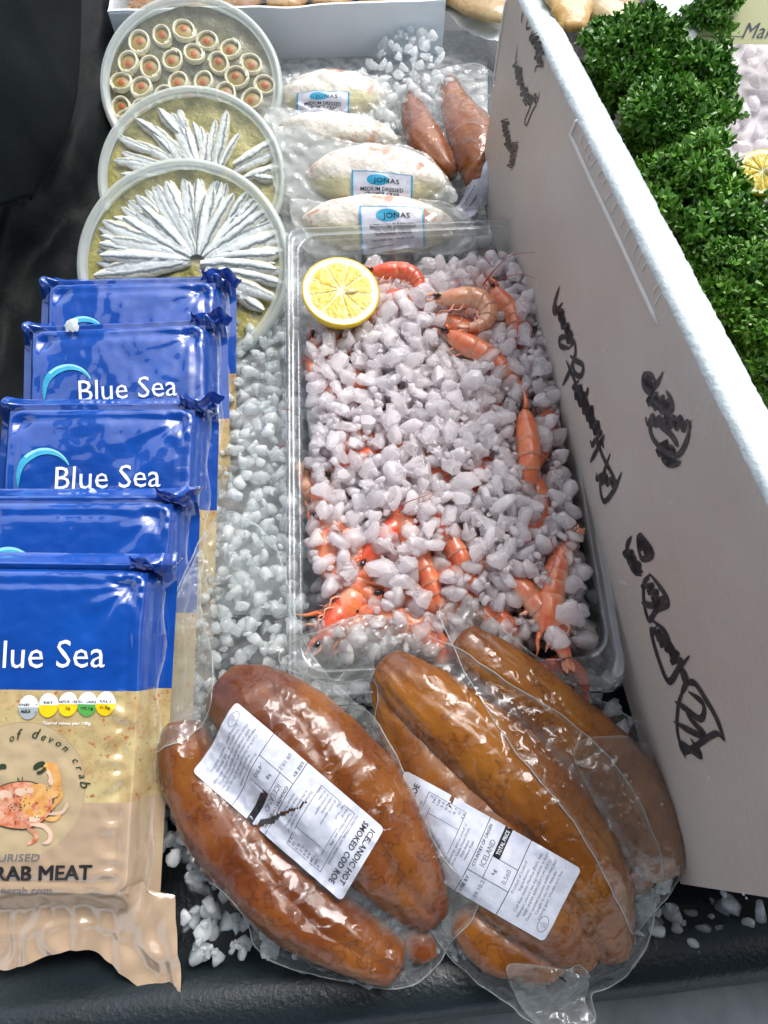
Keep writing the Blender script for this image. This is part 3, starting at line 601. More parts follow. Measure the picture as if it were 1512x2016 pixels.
# ================================================================ blue packs of crab meat, shingled
PW, PLn, PT = .160, .222, .023; SPLIT = -.0855
def pack_mat():
    m, nt, out = base_mat('printed_pack'); p = node(nt, 'ShaderNodeBsdfPrincipled'); nt.links.new(p.outputs[0], out.inputs[0])
    tc = node(nt, 'ShaderNodeTexCoord'); sx = node(nt, 'ShaderNodeSeparateXYZ'); nt.links.new(tc.outputs['Object'], sx.inputs[0]); X, Y = sx.outputs[0], sx.outputs[1]
    meat = ramp(nt, noisetex(nt, 55, 5, .7), [(.3, (.40, .26, .11)), (.5, (.53, .41, .20)), (.7, (.58, .50, .25))])
    fl = ramp(nt, noisetex(nt, 210, 2), [(.64, 0.0), (.70, 1.0)]); meat = mixc(nt, fl, meat, (.45, .16, .06))
    dk = ramp(nt, noisetex(nt, 330, 2), [(.66, 0.0), (.70, 1.0)]); meat = mixc(nt, mathn(nt, 'MULTIPLY', dk, .6), meat, (.2, .17, .1))
    tan = (.47, .345, .235)
    low = mathn(nt, 'LESS_THAN', Y, -.1585); c = mixc(nt, low, meat, tan)
    dx = mathn(nt, 'SUBTRACT', X, -.0795); dy = mathn(nt, 'SUBTRACT', Y, -.151); rr = mathn(nt, 'SQRT', mathn(nt, 'ADD', mathn(nt, 'MULTIPLY', dx, dx), mathn(nt, 'MULTIPLY', dy, dy)))
    c = mixc(nt, mathn(nt, 'LESS_THAN', rr, .0440), c, (.52, .41, .25)); 
    ring = mathn(nt, 'MULTIPLY', mathn(nt, 'LESS_THAN', mathn(nt, 'ABSOLUTE', mathn(nt, 'SUBTRACT', rr, .0440)), .00025), mathn(nt, 'GREATER_THAN', Y, -.16)); c = mixc(nt, ring, c, (.4, .3, .17))
    st = ramp(nt, noisetex(nt, 14, 3, .5, stretch=(1, .35, 1)), [(.56, 0.0), (.62, 1.0)]); c = mixc(nt, mathn(nt, 'MULTIPLY', st, mathn(nt, 'MULTIPLY', mathn(nt, 'LESS_THAN', Y, -.12), .45)), c, (.66, .58, .32))
    blue = mathn(nt, 'GREATER_THAN', Y, SPLIT); bl = ramp(nt, noisetex(nt, 30, 2), [(.3, (.004, .058, .33)), (.7, (.005, .078, .42))]); c = mixc(nt, blue, c, bl)
    nt.links.new(c, p.inputs['Base Color']); p.inputs['Roughness'].default_value = .3; p.inputs['Coat Weight'].default_value = 1; p.inputs['Coat Roughness'].default_value = .05; p.inputs['Coat IOR'].default_value = 1.85
    nt.links.new(bumpn(nt, noisetex(nt, 30, 2, .5), .0009), p.inputs['Coat Normal']); nt.links.new(bumpn(nt, noisetex(nt, 90, 4), .0006), p.inputs['Normal'])
    return m
MT['pack'] = pack_mat()
MT['swoosh'] = pmat('cyan_print', (.02, .30, .55), (.10, .55, .75), 40, .25, stops=(.3, .7)); MT['swoosh_hi'] = pmat('pale_cyan_print', (.30, .72, .82), rough=.25)
MT['blue_film'] = pmat('blue_film', (.005, .06, .40), rough=.22, Coat_Weight=1, Coat_Roughness=.05)
def pack_h(seed):
    def h(x, y):                                 # x 0 at the right edge, -PW at the left; y 0 at the top, -PLn at the foot
        dx = min(-x, x + PW); dy = min(-y, y + PLn); cr = .014                      # rounded corner
        if dx < cr and dy < cr: d = cr - math.hypot(cr - dx, cr - dy)
        else: d = min(dx, dy)
        z = PT * ss(-.0025, .0055, d) * .93 + PT * .07 * ss(.004, .016, d)
        z -= .0016 * ss(.0095, .0125, d) * (1 - ss(.012, .0175, d)) 
        c1 = math.hypot(x + .017, y + .016); c2 = math.hypot(x + PW - .017, y + .016)
        z -= .0045 * math.exp(-(min(c1, c2) / .0065) ** 2)
        wr = math.exp(-min(c1, c2) / .03); ang = math.atan2(y + .016, x + .017)
        z += .0012 * wr * math.sin(ang * 9 + seed) * ss(0, .01, d) + .0010 * N(x, y, seed, 45) * ss(0, .01, d) + .0005 * N(x, y, seed + 3, 130)
        if y > -.006 and d < .004: z += .0
        # side ripples low down, where the film shrinks round the meat
        if y < SPLIT: z += .0011 * math.sin(y * 420 + 3 * N(x, y, seed, 60)) * math.exp(-((x + .016) / .006) ** 2) + .0008 * N(x, y, seed, 110)
        if y < -PLn + .009: z += .002 * N(x * 1.5, 0, seed, 60)
        return z
    return h
def foot_z(x, y, seed):                      # the wavy crimped film beyond the foot
    t = (-PLn - y) / .06; return .003 + .0035 * math.sin(x * 75 + seed) * t + .003 * N(x, y, seed, 50) * (.3 + t)
def blue_pack(k, u, v, z, rot, label, seed, drop=.062):
    TR = P(u, v, z); M = Matrix.Translation(TR) @ Matrix.Rotation(R(rot), 4, 'Z') @ Matrix.Rotation(math.asin(drop / PLn), 4, 'X') @ Matrix.Translation((0, 0, -PT))
    t = thing('crab_meat_pack', M, label, 'food pack', 'shingled packs of crab meat'); h = pack_h(seed); st = .0026 if k else .002
    x0, x1, y0, y1 = -PW - .012, .012, -PLn - .001, .011; nx = int((x1 - x0) / st); ny = int((y1 - y0) / st); V = []; Fc = []
    for i in range(nx + 1):
        for j in range(ny + 1):
            x = x0 + (x1 - x0) * i / nx; y = y0 + (y1 - y0) * j / ny; ex = max(0, x, -PW - x); ey = max(0, y)
            z = h(x, y) if ex == 0 and ey == 0 else .0012 * N(x, y, seed, 90) - ex * .3
            # flange ears at the top corners lift and wave
            ear = math.exp(-(math.hypot(x - .006, y - .004) / .012) ** 2) + math.exp(-(math.hypot(x + PW + .006, y - .004) / .010) ** 2); z += ear * (.014 + .004 * math.sin(x * 500 + seed)) * (1 if (ex > 0 or ey > 0) else .0)
            if y > 0: z += (PT * .72) * (1 - ss(0, .011, y)) * (1 if ex == 0 else 0)
            V.append((x, y, max(z, -.001) if y < 0 else z))
    for i in range(nx):
        for j in range(ny):
            a = i * (ny + 1) + j; Fc.append((a, a + ny + 1, a + ny + 2, a + 1))
    mk('printed_film', V, Fc, MT['pack'], t)
    # meat tray under the film: a solid core with the same footprint
    V, Fc = box(-PW + .004, -.004, -PLn + .004, -.004, -.001, PT - .006); mk('tray_body', V, Fc, MT['pack'], t, False)
    # crimped foot
    V = []; Fc = []; nx, ny = 90, 22; T = []
    for i in range(nx + 1):
        x = -PW - .012 + (PW + .033) * i / nx
        for j in range(ny + 1):
            q = j / ny; ln = .044 + .007 * math.sin(x * 60 + 1.0) + .016 * ss(-.03, .012, x); flare = 1 + .0 * q; y = -PLn + .0075 - q * (ln + .0075)
            zz = h(max(-PW + .001, min(-.001, x)), max(-PLn + .0005, -PLn + .0075)) if x < 0 and x > -PW else .004
            f = ss(0, .38, q); z = (1 - f) * zz * (1 - ss(-.008, .004, x)) + f * foot_z(x, y, seed) + .0022 * N(x, y, 3, 70) * f; 
            z += .002 * math.sin(x * 210 + 3 * N(x, 0, 1, 40)) * f * (1 - f) * 3 + .0011 * math.sin(x * 420 + 5 * N(x, y, 2, 50)) * f + .0014 * math.exp(-((q - .62) / .04) ** 2)
            xo = x * (1 - .0 * q) + (.012 * q if x > -.02 else 0) * ss(-.02, .01, x)
            if f < .2: xo = min(xo, -.001 + q * .05)
            V.append((xo, y, z)); T.append(0)
    for i in range(nx):
        for j in range(ny): a = i * (ny + 1) + j; Fc.append((a, a + 1, a + ny + 2, a + ny + 1))
    if k == 0: mk('crimped_foot', V, [f[::-1] for f in Fc], MT['pack'], t)
    # clear sealed edge along the right side
    V = []; Fc = []; n = 60; T = []
    for i in range(n + 1):
        y = .012 - (PLn + .01) * i / n; w = .006 + .0015 * math.sin(y * 90 + seed) + (.006 if i < 5 else 0)
        for j in range(4): q = j / 3; V.append((-.0005 + w * q, y, .009 * (1 - q) + .0035 * math.sin(y * 130 + seed) * q + .002 * q)); T.append(1 if j == 3 else 0)
    for i in range(n):
        for j in range(3): a = i * 4 + j; Fc.append((a, a + 1, a + 5, a + 4))
    mk('sealed_edge', V, Fc, MT['film'], t, tone=T)
    # curled ear of film at the top right corner
    V = []; Fc = []; n = 26
    for i in range(n + 1):
        q = i / n; cxx = -.018 + .036 * q; cyy = .001 + .006 * math.sin(q * 7 + seed) * q; hh = .010 + .007 * q
        for j in range(5): w = j / 4; V.append((cxx + .003 * math.sin(w * 3 + q * 5), cyy + .008 * (w - .4) * (1 - .5 * q) + .0015 * math.sin(q * 19), PT * (.84 - .25 * q) + hh * (w - .25) * .7 + .0015 * math.sin(q * 14 + w * 4)))
    for i in range(n):
        for j in range(4): a = i * 5 + j; Fc.append((a, a + 1, a + 6, a + 5))
    mk('film_ear', V, Fc, MT['blue_film'], t)
    pr = Print(lambda x, y, l: (x, y, h(x, y) + .0008 + l))
    tx = -.0280; V, Fc = txt('Blue Sea', tx, -.0695, .0190, .0845, 'R', R(1.2)); pr.add('white_ink', (V, Fc))
    # the swoosh: a crescent beside the words
    V = []; Fc = []; n = 40
    for i in range(n + 1):
        q = i / n; a = R(20 + 190 * q); ro = .0215; cxs, cys = -.1225, -.0585; wv = .0078 * math.sin(math.pi * min(1, q * 1.02 + .02)) ** .6 * (.55 + .45 * q)
        ox, oy = cxs + ro * math.cos(a) * 1.0, cys + ro * math.sin(a) * (1.0 if q < .6 else 1.0 + (q - .6) * .8); ix, iy = cxs + (ro - wv) * math.cos(a), cys + (ro - wv) * math.sin(a) * (1.0 if q < .6 else 1.0 + (q - .6) * .8)
        V += [(ox, oy), ((ox * .6 + ix * .4), (oy * .6 + iy * .4)), (ix, iy)]
        if i: a0 = 3 * i - 3; Fc += [(a0, a0 + 3, a0 + 4, a0 + 1), (a0 + 1, a0 + 4, a0 + 5, a0 + 2)]
    pr.add('swoosh', (V, Fc), name='swoosh'); h1 = [(V[3 * i], V[3 * i + 1]) for i in range(0, 26)]; V2 = [p for a in h1 for p in a]; pr.add('swoosh_hi', (V2, [(2 * i, 2 * i + 2, 2 * i + 3, 2 * i + 1) for i in range(25)]), .00012, name='swoosh')
    return t, M, h, pr
packs = [(4, 430, 543, .046, 1.5, 'farthest blue pack of crab meat, most of it under the others', 4), (3, 410, 626, .050, 3.2, 'second farthest blue pack, with a white crumb on its top edge', 3),
         (2, 390, 793, .0585, .5, 'middle blue pack with the cyan swoosh and its words in full view', 2), (1, 347, 979, .070, .2, 'blue pack squeezed behind the nearest one, only its top showing', 1),
         (0, 298, 1116, .079, -.8, 'nearest crab meat pack, showing its beige foot and the crab drawing', 0)]
for k, u, v, z, rot, lab, seed in packs:
    t, M, h, pr = blue_pack(k, u, v, z, rot, lab, seed)
    if k == 0: T0, M0, h0, pr0 = t, M, h, pr
    else: pr.done(t)
pr = pr0
MT['tl_grey'] = pmat('grey_badge', (.35, .40, .42), rough=.3); MT['tl_yellow'] = pmat('yellow_badge', (.80, .55, .01), rough=.3); MT['tl_green'] = pmat('green_badge', (.10, .38, .08), rough=.3)
MT['crab_a'] = pmat('crab_print_shell', (.52, .12, .05), (.72, .42, .28), 170, .3); MT['crab_b'] = pmat('crab_print_orange', (.60, .28, .07), (.70, .42, .16), 200, .3); MT['crab_c'] = pmat('crab_print_dark', (.03, .05, .025), rough=.3); MT['crab_d'] = pmat('crab_print_pale', (.70, .50, .38), rough=.3)
def q0(u, v): p = PL(M0, u, v, PT); return (p.x, p.y)
badge = [(57, 1392, 'tl_grey', 'ENERGY', '653kJ'), (96, 1388, 'tl_yellow', 'FAT', '6.6g'), (135, 1386, 'tl_yellow', 'SATURATES', '2g'), (173, 1386, 'tl_green', 'SUGARS', '<0.1g'), (209, 1385, 'tl_yellow', 'SALT', '0.3g')]
for u, v, ink, a, b in badge:
    x, y = q0(u, v); r = .0068; pr.add('white_ink', disc2d(x, y, r, r * 1.2, 18), 0, 'badge'); pr.add(ink, disc2d(x, y, r, r * 1.2, 12, math.pi, 2 * math.pi), .0001, 'badge')
    pr.add('black_ink', txt(a, x, y + .0008, .0016, min(.0125, .0021 * len(a)), 'C', bold=.02), .0002); pr.add('black_ink', txt(b, x, y - .0034, .0018, .0018 * len(b), 'C', bold=.015), .0002)
x, y = q0(57, 1404); pr.add('black_ink', txt('156kcal', x, y, .0015, .010, 'C', bold=.015), .0002)
x, y = q0(132, 1426); pr.add('white_ink', txt('Typical values per 100g', x, y, .0019, .033, 'C', bold=.015))
ccx, ccy = q0(52, 1566); word = 'home of devon crab'; tot = len(word)
for i, ch in enumerate(word):
    if ch == ' ': continue
    a = R(150 - i * 8.15); rr = .0372; px, py = ccx + rr * math.cos(a), ccy + rr * math.sin(a); pr.add('crab_c', txt(ch, px, py, .0050 if ch not in 'hdfb' else .0068, None, 'C', a - math.pi / 2, shear=.35, bold=.008), .0001)
# crab drawing
bx, by = q0(40, 1584); U = 1 / 2850.
pr.add('crab_c', disc2d(bx, by, 64 * U, 45 * U, 30, wob=.06, seed=1, rings=3), .0001, 'crab_drawing'); pr.add('crab_a', disc2d(bx, by, 62 * U, 43 * U, 30, wob=.06, seed=1, rings=3), .00018, 'crab_drawing')
pr.add('crab_b', disc2d(bx + 32 * U, by + 6 * U, 27 * U, 30 * U, 18, wob=.3, seed=2, rings=2), .00026, 'crab_drawing')
for (a, b, r_) in ((-30, 18, 14), (0, 24, 12), (18, 26, 9), (-46, -16, 12), (30, -24, 11)): pr.add('crab_d', disc2d(bx + a * U, by + b * U, r_ * U, r_ * .6 * U, 12, wob=.5, seed=a), .0003, 'crab_drawing')
rc = random.Random(4)
for k in range(40): a, q = rc.uniform(0, 6.28), rc.uniform(0, .85); pr.add('crab_c', disc2d(bx + 60 * q * U * math.cos(a), by + 40 * q * U * math.sin(a) - 2 * U, 1.5 * U, 1.2 * U, 6), .00035, 'crab_drawing')
def leg(pts, w, ink, l=.00015): pr.add(ink, stroke2d([q0(*p) for p in pts], w * U, 16), l, 'crab_drawing')
leg([(95, 1555), (108, 1560), (113, 1540), (106, 1515), (88, 1505)], 20, 'crab_b', .0002); leg([(100, 1545), (104, 1528), (96, 1512)], 12, 'crab_d', .00025); leg([(90, 1502), (78, 1505), (68, 1513)], 10, 'crab_c', .0003); leg([(92, 1510), (84, 1518), (74, 1521)], 6, 'crab_c', .0003); leg([(108, 1558), (104, 1572)], 9, 'crab_c', .0001)
leg([(-30, 1548), (-20, 1520), (5, 1508), (14, 1512)], 9, 'crab_c', .0002); leg([(98, 1596), (112, 1580), (121, 1568), (123, 1548)], 7, 'crab_b'); leg([(95, 1602), (120, 1600), (130, 1590), (134, 1580)], 7, 'crab_d'); leg([(90, 1612), (108, 1612), (120, 1604)], 8, 'crab_b')
leg([(60, 1622), (85, 1625), (100, 1640), (98, 1655), (85, 1660)], 8, 'crab_d'); leg([(50, 1626), (70, 1640), (72, 1650), (55, 1662)], 8, 'crab_a'); leg([(36, 1530), (40, 1538)], 2, 'crab_c'); leg([(46, 1528), (45, 1538)], 2, 'crab_c')
x, y = q0(80, 1694); pr.add('grey_ink', txt('PASTEURISED', x, y, .0047, .052, 'R', R(1.5), shear=.12), .0001)
x, y = q0(181, 1732); [pr.add('black_ink', txt('CRAB MEAT', x + o_ * .00045, y + q_ * .0003, .0096, .0750, 'R', R(1.8), shear=.08), .0001 + .00003 * (o_ + 2 * q_)) for o_ in (-1, 0, 1) for q_ in (0, 1)]
x, y = q0(101, 1760); pr.add('grey_ink', txt('devoncrab.com', x, y, .0048, .050, 'R', R(1.5), shear=.05), .0001)
pr0.done(T0)
# white crumbs of foam lying on packs
def crumb(u, v, z, r, label, seed):
    c = P(u, v, z); V, Fc = disc2d(0, 0, r, r * .85, 20, wob=.5, seed=seed, rings=3); V2 = [(x, y, .0022 * (1 - (x * x + y * y) / (r * r * 1.3)) + .0006 * N(x, y, seed, 500)) for x, y in V]
    o = mk('foam_crumb', V2, Fc, MT['poly_top'], M=Matrix.Translation(c) @ Matrix.Rotation(.3, 4, 'X')); tag(o, label, 'crumb')
crumb(144, 642, .0505, .0068, 'white crumb on the top edge of the second farthest blue pack', 2)
crumb(183, 972, .0535, .0042, 'small white crumb on the middle blue pack just behind the next one', 5)

# ================================================================ smoked roe packs
ZB = [(-.3, 0.0), (.03, 0.0), (.075, .012), (.135, .034), (.20, .038), (.5, .04)]
def zb(x, y):
    for (a, za), (b, zb_) in zip(ZB, ZB[1:]):
        if y <= b: return za + (zb_ - za) * max(0, (y - a)) / (b - a)
    return ZB[-1][1]
def lobe(spine, seed, n=80, seg=26, flat=.72, lift=0, wr=.035, crease=True):
    """spine: (u, v, half width in photo pixels, extra height)"""
    pts = []; rad = []
    for q in spine:
        u, v, r = q[:3]; z0 = .02
        for _ in range(3): m = mpp(u, v, z0); p = P(u, v, z0); z0 = zb(p.x, p.y) + r * m * flat * .92 + lift + (q[3] if len(q) > 3 else 0)
        pts.append((*P(u, v, z0), r * mpp(u, v, z0)))
    c = catmull(pts, n); rr = [max(.002, q[3]) for q in c]
    rr[0] *= .45; rr[-1] *= .45; rr[1] *= .8; rr[-2] *= .8
    def disp(t, a):
        d = .035 * math.sin(3 * a + 2.5 * N(t * 2.2, 0, seed) * 3) * math.sin(math.pi * t) + wr * (N(t * 7, math.cos(a) * 1.5, seed + math.sin(a)) + .5 * N(t * 18, a * 2, seed))
        d += .022 * (1 - abs(N(t * 5, a * 3.2, seed + 7)) * 3) * .6
        d -= .06 * max(0, 1 - abs(N(t * 4.2, a * 1.5, seed + 20)) * 8) + .035 * max(0, 1 - abs(N(t * 10, a * 2.6, seed + 30)) * 8)
        if crease: d -= .13 * math.exp(-((a - 1.9 - .5 * math.sin(t * 4 + seed)) / .13) ** 2) + .05 * math.exp(-((a - 1.05 + .3 * math.sin(t * 5 + seed)) / .11) ** 2)
        return d
    return tube(c, rr, seg * 2, flat, disp=disp)
def roe(nm, lobes, mat, label, cat='fish roe', group=None):
    o0 = []
    for i, L in enumerate(lobes): o0.append(L)
    c = Vector(lobes[0][0][0]); t = thing(nm, Matrix.Translation(c), label, cat, group)
    for V, Fc in lobes: mk('roe_lobe', [Vector(v) - c for v in V], Fc, MT[mat], t)
    return t
LA = [lobe([(372, 1418, 40), (368, 1480, 58), (400, 1570, 66), (475, 1675, 74), (575, 1775, 76), (690, 1850, 62), (790, 1905, 40)], 1), 
      lobe([(428, 1352, 46), (500, 1395, 88, .002), (600, 1480, 108, .004), (690, 1580, 112, .005), (775, 1690, 92, .003), (832, 1775, 58), (858, 1815, 34)], 2),
      lobe([(798, 1842, 22), (828, 1866, 30), (838, 1895, 24)], 3, 16, 16)]
LB = [lobe([(752, 1300, 34), (800, 1345, 58), (890, 1420, 78, .003), (1000, 1520, 88, .006), (1090, 1620, 90, .006), (1160, 1730, 84, .004), (1196, 1830, 56), (1204, 1895, 30)], 11),
      lobe([(752, 1320, 26), (790, 1420, 52), (860, 1530, 78), (945, 1640, 92), (1040, 1750, 92), (1120, 1840, 62), (1170, 1895, 32)], 12),
      lobe([(905, 1790, 40), (960, 1850, 50), (1030, 1880, 48), (1110, 1905, 30)], 13, 24, 18)]
LC = [lobe([(902, 1254, 34), (960, 1300, 52), (1050, 1375, 62, .002), (1150, 1470, 74, .002), (1225, 1560, 84), (1275, 1650, 78), (1300, 1730, 50)], 21, lift=-.004), lobe([(1150, 1560, 50), (1230, 1680, 60), (1290, 1720, 40)], 22, 20, 18, lift=-.006)]
roe('smoked_cod_roe', LA, 'roe', 'brown smoked cod roe in the pack nearest the crab meat, under a torn label', group='smoked cod roe in clear packs')
roe('smoked_cod_roe', LB, 'roe2', 'golden brown smoked cod roe in the middle pack, pointed end on the prawns', group='smoked cod roe in clear packs')
roe('smoked_cod_roe', LC, 'roe2', 'smoked cod roe in the unlabelled pack lying against the polystyrene wall', group='smoked cod roe in clear packs')
ROES = {'A': LA, 'B': LB, 'C': LC}
def px_poly(pts): return smooth_poly([tuple(P(u, v, zb(*P(u, v, .02)[:2]))[:2]) for u, v in pts])
def bag(key, pts, content, label, seed, mat='film', wr=.0013, group='clear vacuum packs of roe', base=zb, st=.0026, iters=35, wdir=(.6, -.8), haze=.3, seam=True):
    poly = px_poly(pts) if isinstance(pts, list) else pts; poly = [(x + .0022 * N(x, y, seed, 70), y + .0022 * N(x, y, seed + 4, 70)) for x, y in poly]; b = bvh_of(content)
    V, Fc, G, T = drape(poly, b, base, st=st, iters=iters, wr=wr, wscale=70, seed=seed, wdir=wdir, haze=haze); c = Vector(V[0])
    t = thing('vacuum_bag', Matrix.Translation(c), label, 'plastic bag', group); mk('film', [Vector(v) - c for v in V], Fc, MT[mat], t, tone=T)
    n = len(poly); pts3 = [Vector((x, y, G(x, y) * .0 + max(base(x, y), 0) + .0012 + .0012 * N(x, y, seed, 60))) - c for x, y in poly]; 
    hit = [b.ray_cast(Vector((x, y, .6)), Vector((0, 0, -1)))[0] for x, y in poly]
    for i, hp in enumerate(hit):
        if hp is not None: pts3[i].z = max(pts3[i].z, hp.z - c.z + .001)
    for _ in range(6): 
        zs = [(pts3[i - 1].z + pts3[i].z + pts3[(i + 1) % n].z) / 3 for i in range(n)]
        for i in range(n): pts3[i].z = max(zs[i], pts3[i].z)
    if not seam: return t, G, c
    V, Fc = tube(pts3 + [pts3[0]], [.00042] * (n + 1), 5, 1, cap=False); mk('sealed_seam', V, Fc, MT['seam'], t); return t, G, c
bC, GC, cC = bag('C', [(872, 1236), (868, 1190), (890, 1150), (940, 1185), (1010, 1255), (1110, 1335), (1220, 1400), (1340, 1470), (1405, 1540), (1395, 1640), (1345, 1715), (1290, 1790), (1230, 1830), (1180, 1760), (1080, 1600), (960, 1440)], LC + LB[:1], 'clear film bag of the unlabelled roe pack by the polystyrene wall', 3)
bB, GB, cB = bag('B', [(738, 1350), (640, 1345), (560, 1312), (565, 1268), (640, 1238), (720, 1212), (800, 1225), (900, 1290), (1000, 1368), (1100, 1432), (1200, 1540), (1262, 1660), (1286, 1780), (1262, 1880), (1215, 1935), (1160, 1955), (1165, 2010), (1080, 2030), (1010, 1985), (930, 1925), (860, 1850), (800, 1700), (740, 1500)], LB + LC, 'clear film bag of the middle roe pack, flared over the ice of the prawn tub', 7)
bA, GA, cA = bag('A', [(318, 1330), (345, 1180), (385, 1080), (440, 1012), (500, 1030), (545, 1080), (570, 1160), (600, 1262), (655, 1340), (735, 1420), (800, 1540), (868, 1690), (930, 1745), (925, 1800), (890, 1850), (850, 1910), (780, 1945), (650, 1925), (545, 1895), (500, 1855), (480, 1780), (390, 1690), (335, 1590), (306, 1480)], LA + LB, 'clear film bag of the near roe pack, loose end up beside the blue packs', 5, wr=.0021, haze=.45)
# the folded-over end of the near bag: a hazier double layer
bf, _, _ = bag('f', [(330, 1250), (352, 1170), (395, 1085), (400, 1130), (395, 1200), (418, 1290), (432, 1400), (385, 1462), (318, 1488), (302, 1440), (318, 1340)], LA, 'folded end of the near roe bag, lying double over the roe', 9, 'film_hazy', group=None)
bag('f2', [(1105, 1490), (1190, 1458), (1320, 1478), (1398, 1545), (1385, 1640), (1330, 1705), (1255, 1735), (1190, 1650)], LC, 'milky folded film over the far side of the unlabelled roe', 17, 'film_hazy', group=None, wr=.0034, seam=False)
bag('f3', [(985, 1900), (1010, 1885), (1100, 1900), (1125, 1890), (1160, 1935), (1152, 1975), (1165, 2010), (1100, 2014), (1085, 2035), (1040, 2000), (1010, 1950)], LB, 'crumpled film end hanging over the tray rim below the middle roe', 19, 'film_hazy', group=None, wr=.0042, seam=False)
bag('f4', [(575, 1262), (640, 1235), (720, 1212), (800, 1228), (790, 1262), (742, 1285), (735, 1345), (650, 1342), (585, 1318)], LB, 'flared milky film at the pointed end of the middle roe', 23, 'film_hazy', group=None, wr=.0034, seam=False)

# labels on the roe packs
def label_layout(pr, wt, date, torn):
    W_, L_ = 166., 380.
    def put(ink, sh, l=0, name=None): pr.add(ink, sh, l, name)
    def rc(ink, x0, x1, y0, y1, l=.00012): n = max(1, int(abs(x1 - x0) / 8)); m = max(1, int(abs(y1 - y0) / 8)); put(ink, rect2d(x0, x1, y0, y1, n, m), l, 'rule')
    put('black_ink', txt('ICELANDIC HOT', 18, 358, 11.5, 122, bold=.02), .00015); put('black_ink', txt('SMOKED COD ROE', 14, 340, 11.5, 138, bold=.02), .00015)
    put('grey_ink', txt('NUTRITIONAL INFORMATION', 16, 322, 5, 110), .00015)
    for x0, x1, y0, y1 in ((16, 150, 318, 319.2), (16, 150, 236, 237.2), (16, 17.2, 236, 319), (149, 150, 236, 319), (60, 122, 304, 305), (110, 111, 236, 304)): rc('grey_ink', x0, x1, y0, y1)
    for i, s in enumerate(['Typical Values  per 100g', 'Energy', 'kJ / kcal', 'Fat', 'of which saturates', 'Carbohydrate', 'of which sugars', 'Protein', 'Salt']): put('grey_ink', txt(s, 20, 309 - i * 9, 4.6, 3.1 * len(s)), .00015)
    for i, s in enumerate(['g', '540', '128', '3.6', '0.9', '1.7', '0.1', '22', '3.0']): put('grey_ink', txt(s, 146, 309 - i * 9, 5, 4.2 * len(s), 'R', bold=.01), .00015)
    for i, s in enumerate(['Packed for and on behalf of', 'at the Smoke House Works', 'Dock Avenue', 'Harbour Road']): put('grey_ink', txt(s, 84, 226 - i * 8.5, 4.8, 3.4 * len(s), 'C'), .00015)
    rc('black_ink', 0, 166, 190, 191.4); put('black_ink', txt('COUNTRY OF ORIGIN', 62, 181, 6.4, 92, bold=.012), .00015); put('grey_ink', txt('ICELAND', 70, 163, 11, 58), .00015)
    put('black_ink', txt('USE BY', 6, 180, 6.4, 34, bold=.012), .00015); put('grey_ink', txt(date, 8, 150, 8, 44), .00015)
    rc('black_ink', 50, 166, 157, 158.2); rc('black_ink', 50, 51.2, 104, 191); rc('black_ink', 98, 99.2, 104, 158)
    rc('black_ink', 99, 166, 143, 157); put('white_ink', txt('TOTAL PRICE', 106, 146.5, 7.5, 54, bold=.012), .0003)
    put('black_ink', txt('kg', 66, 140, 7, 11), .00015); put('grey_ink', txt(wt, 60, 114, 9, 30), .00015)
    rc('black_ink', 0, 166, 103, 104.4)
    for i, s in enumerate(['Product of Iceland', 'Ingredients:', 'Cod Roe Gadus Morhua (Fish), Salt', 'Allergen advice see ingredients in bold', 'KEEP UNDER REFRIGERATION (0-4°C)', 'Once opened consume within two days', 'Caught in the NE Atlantic', 'Fishing gear: Hooks and line']): put('grey_ink', txt(s, 88, 94 - i * 9.5, 5.2, min(145, 3.9 * len(s)), 'C'), .00015)
    cx_, cy_ = 30, 18; ring = [(cx_ + 17 * math.cos(a), cy_ + 9.5 * math.sin(a)) for a in np.linspace(0, 2 * math.pi, 25)]; put('grey_ink', stroke2d(ring, 1.1, 48, False), .00015)
    for i in range(3): put('grey_ink', txt(['IS', 'A 321', 'EFTA'][i], cx_, cy_ + 3.5 - i * 5, 3.4, None, 'C'), .00015)
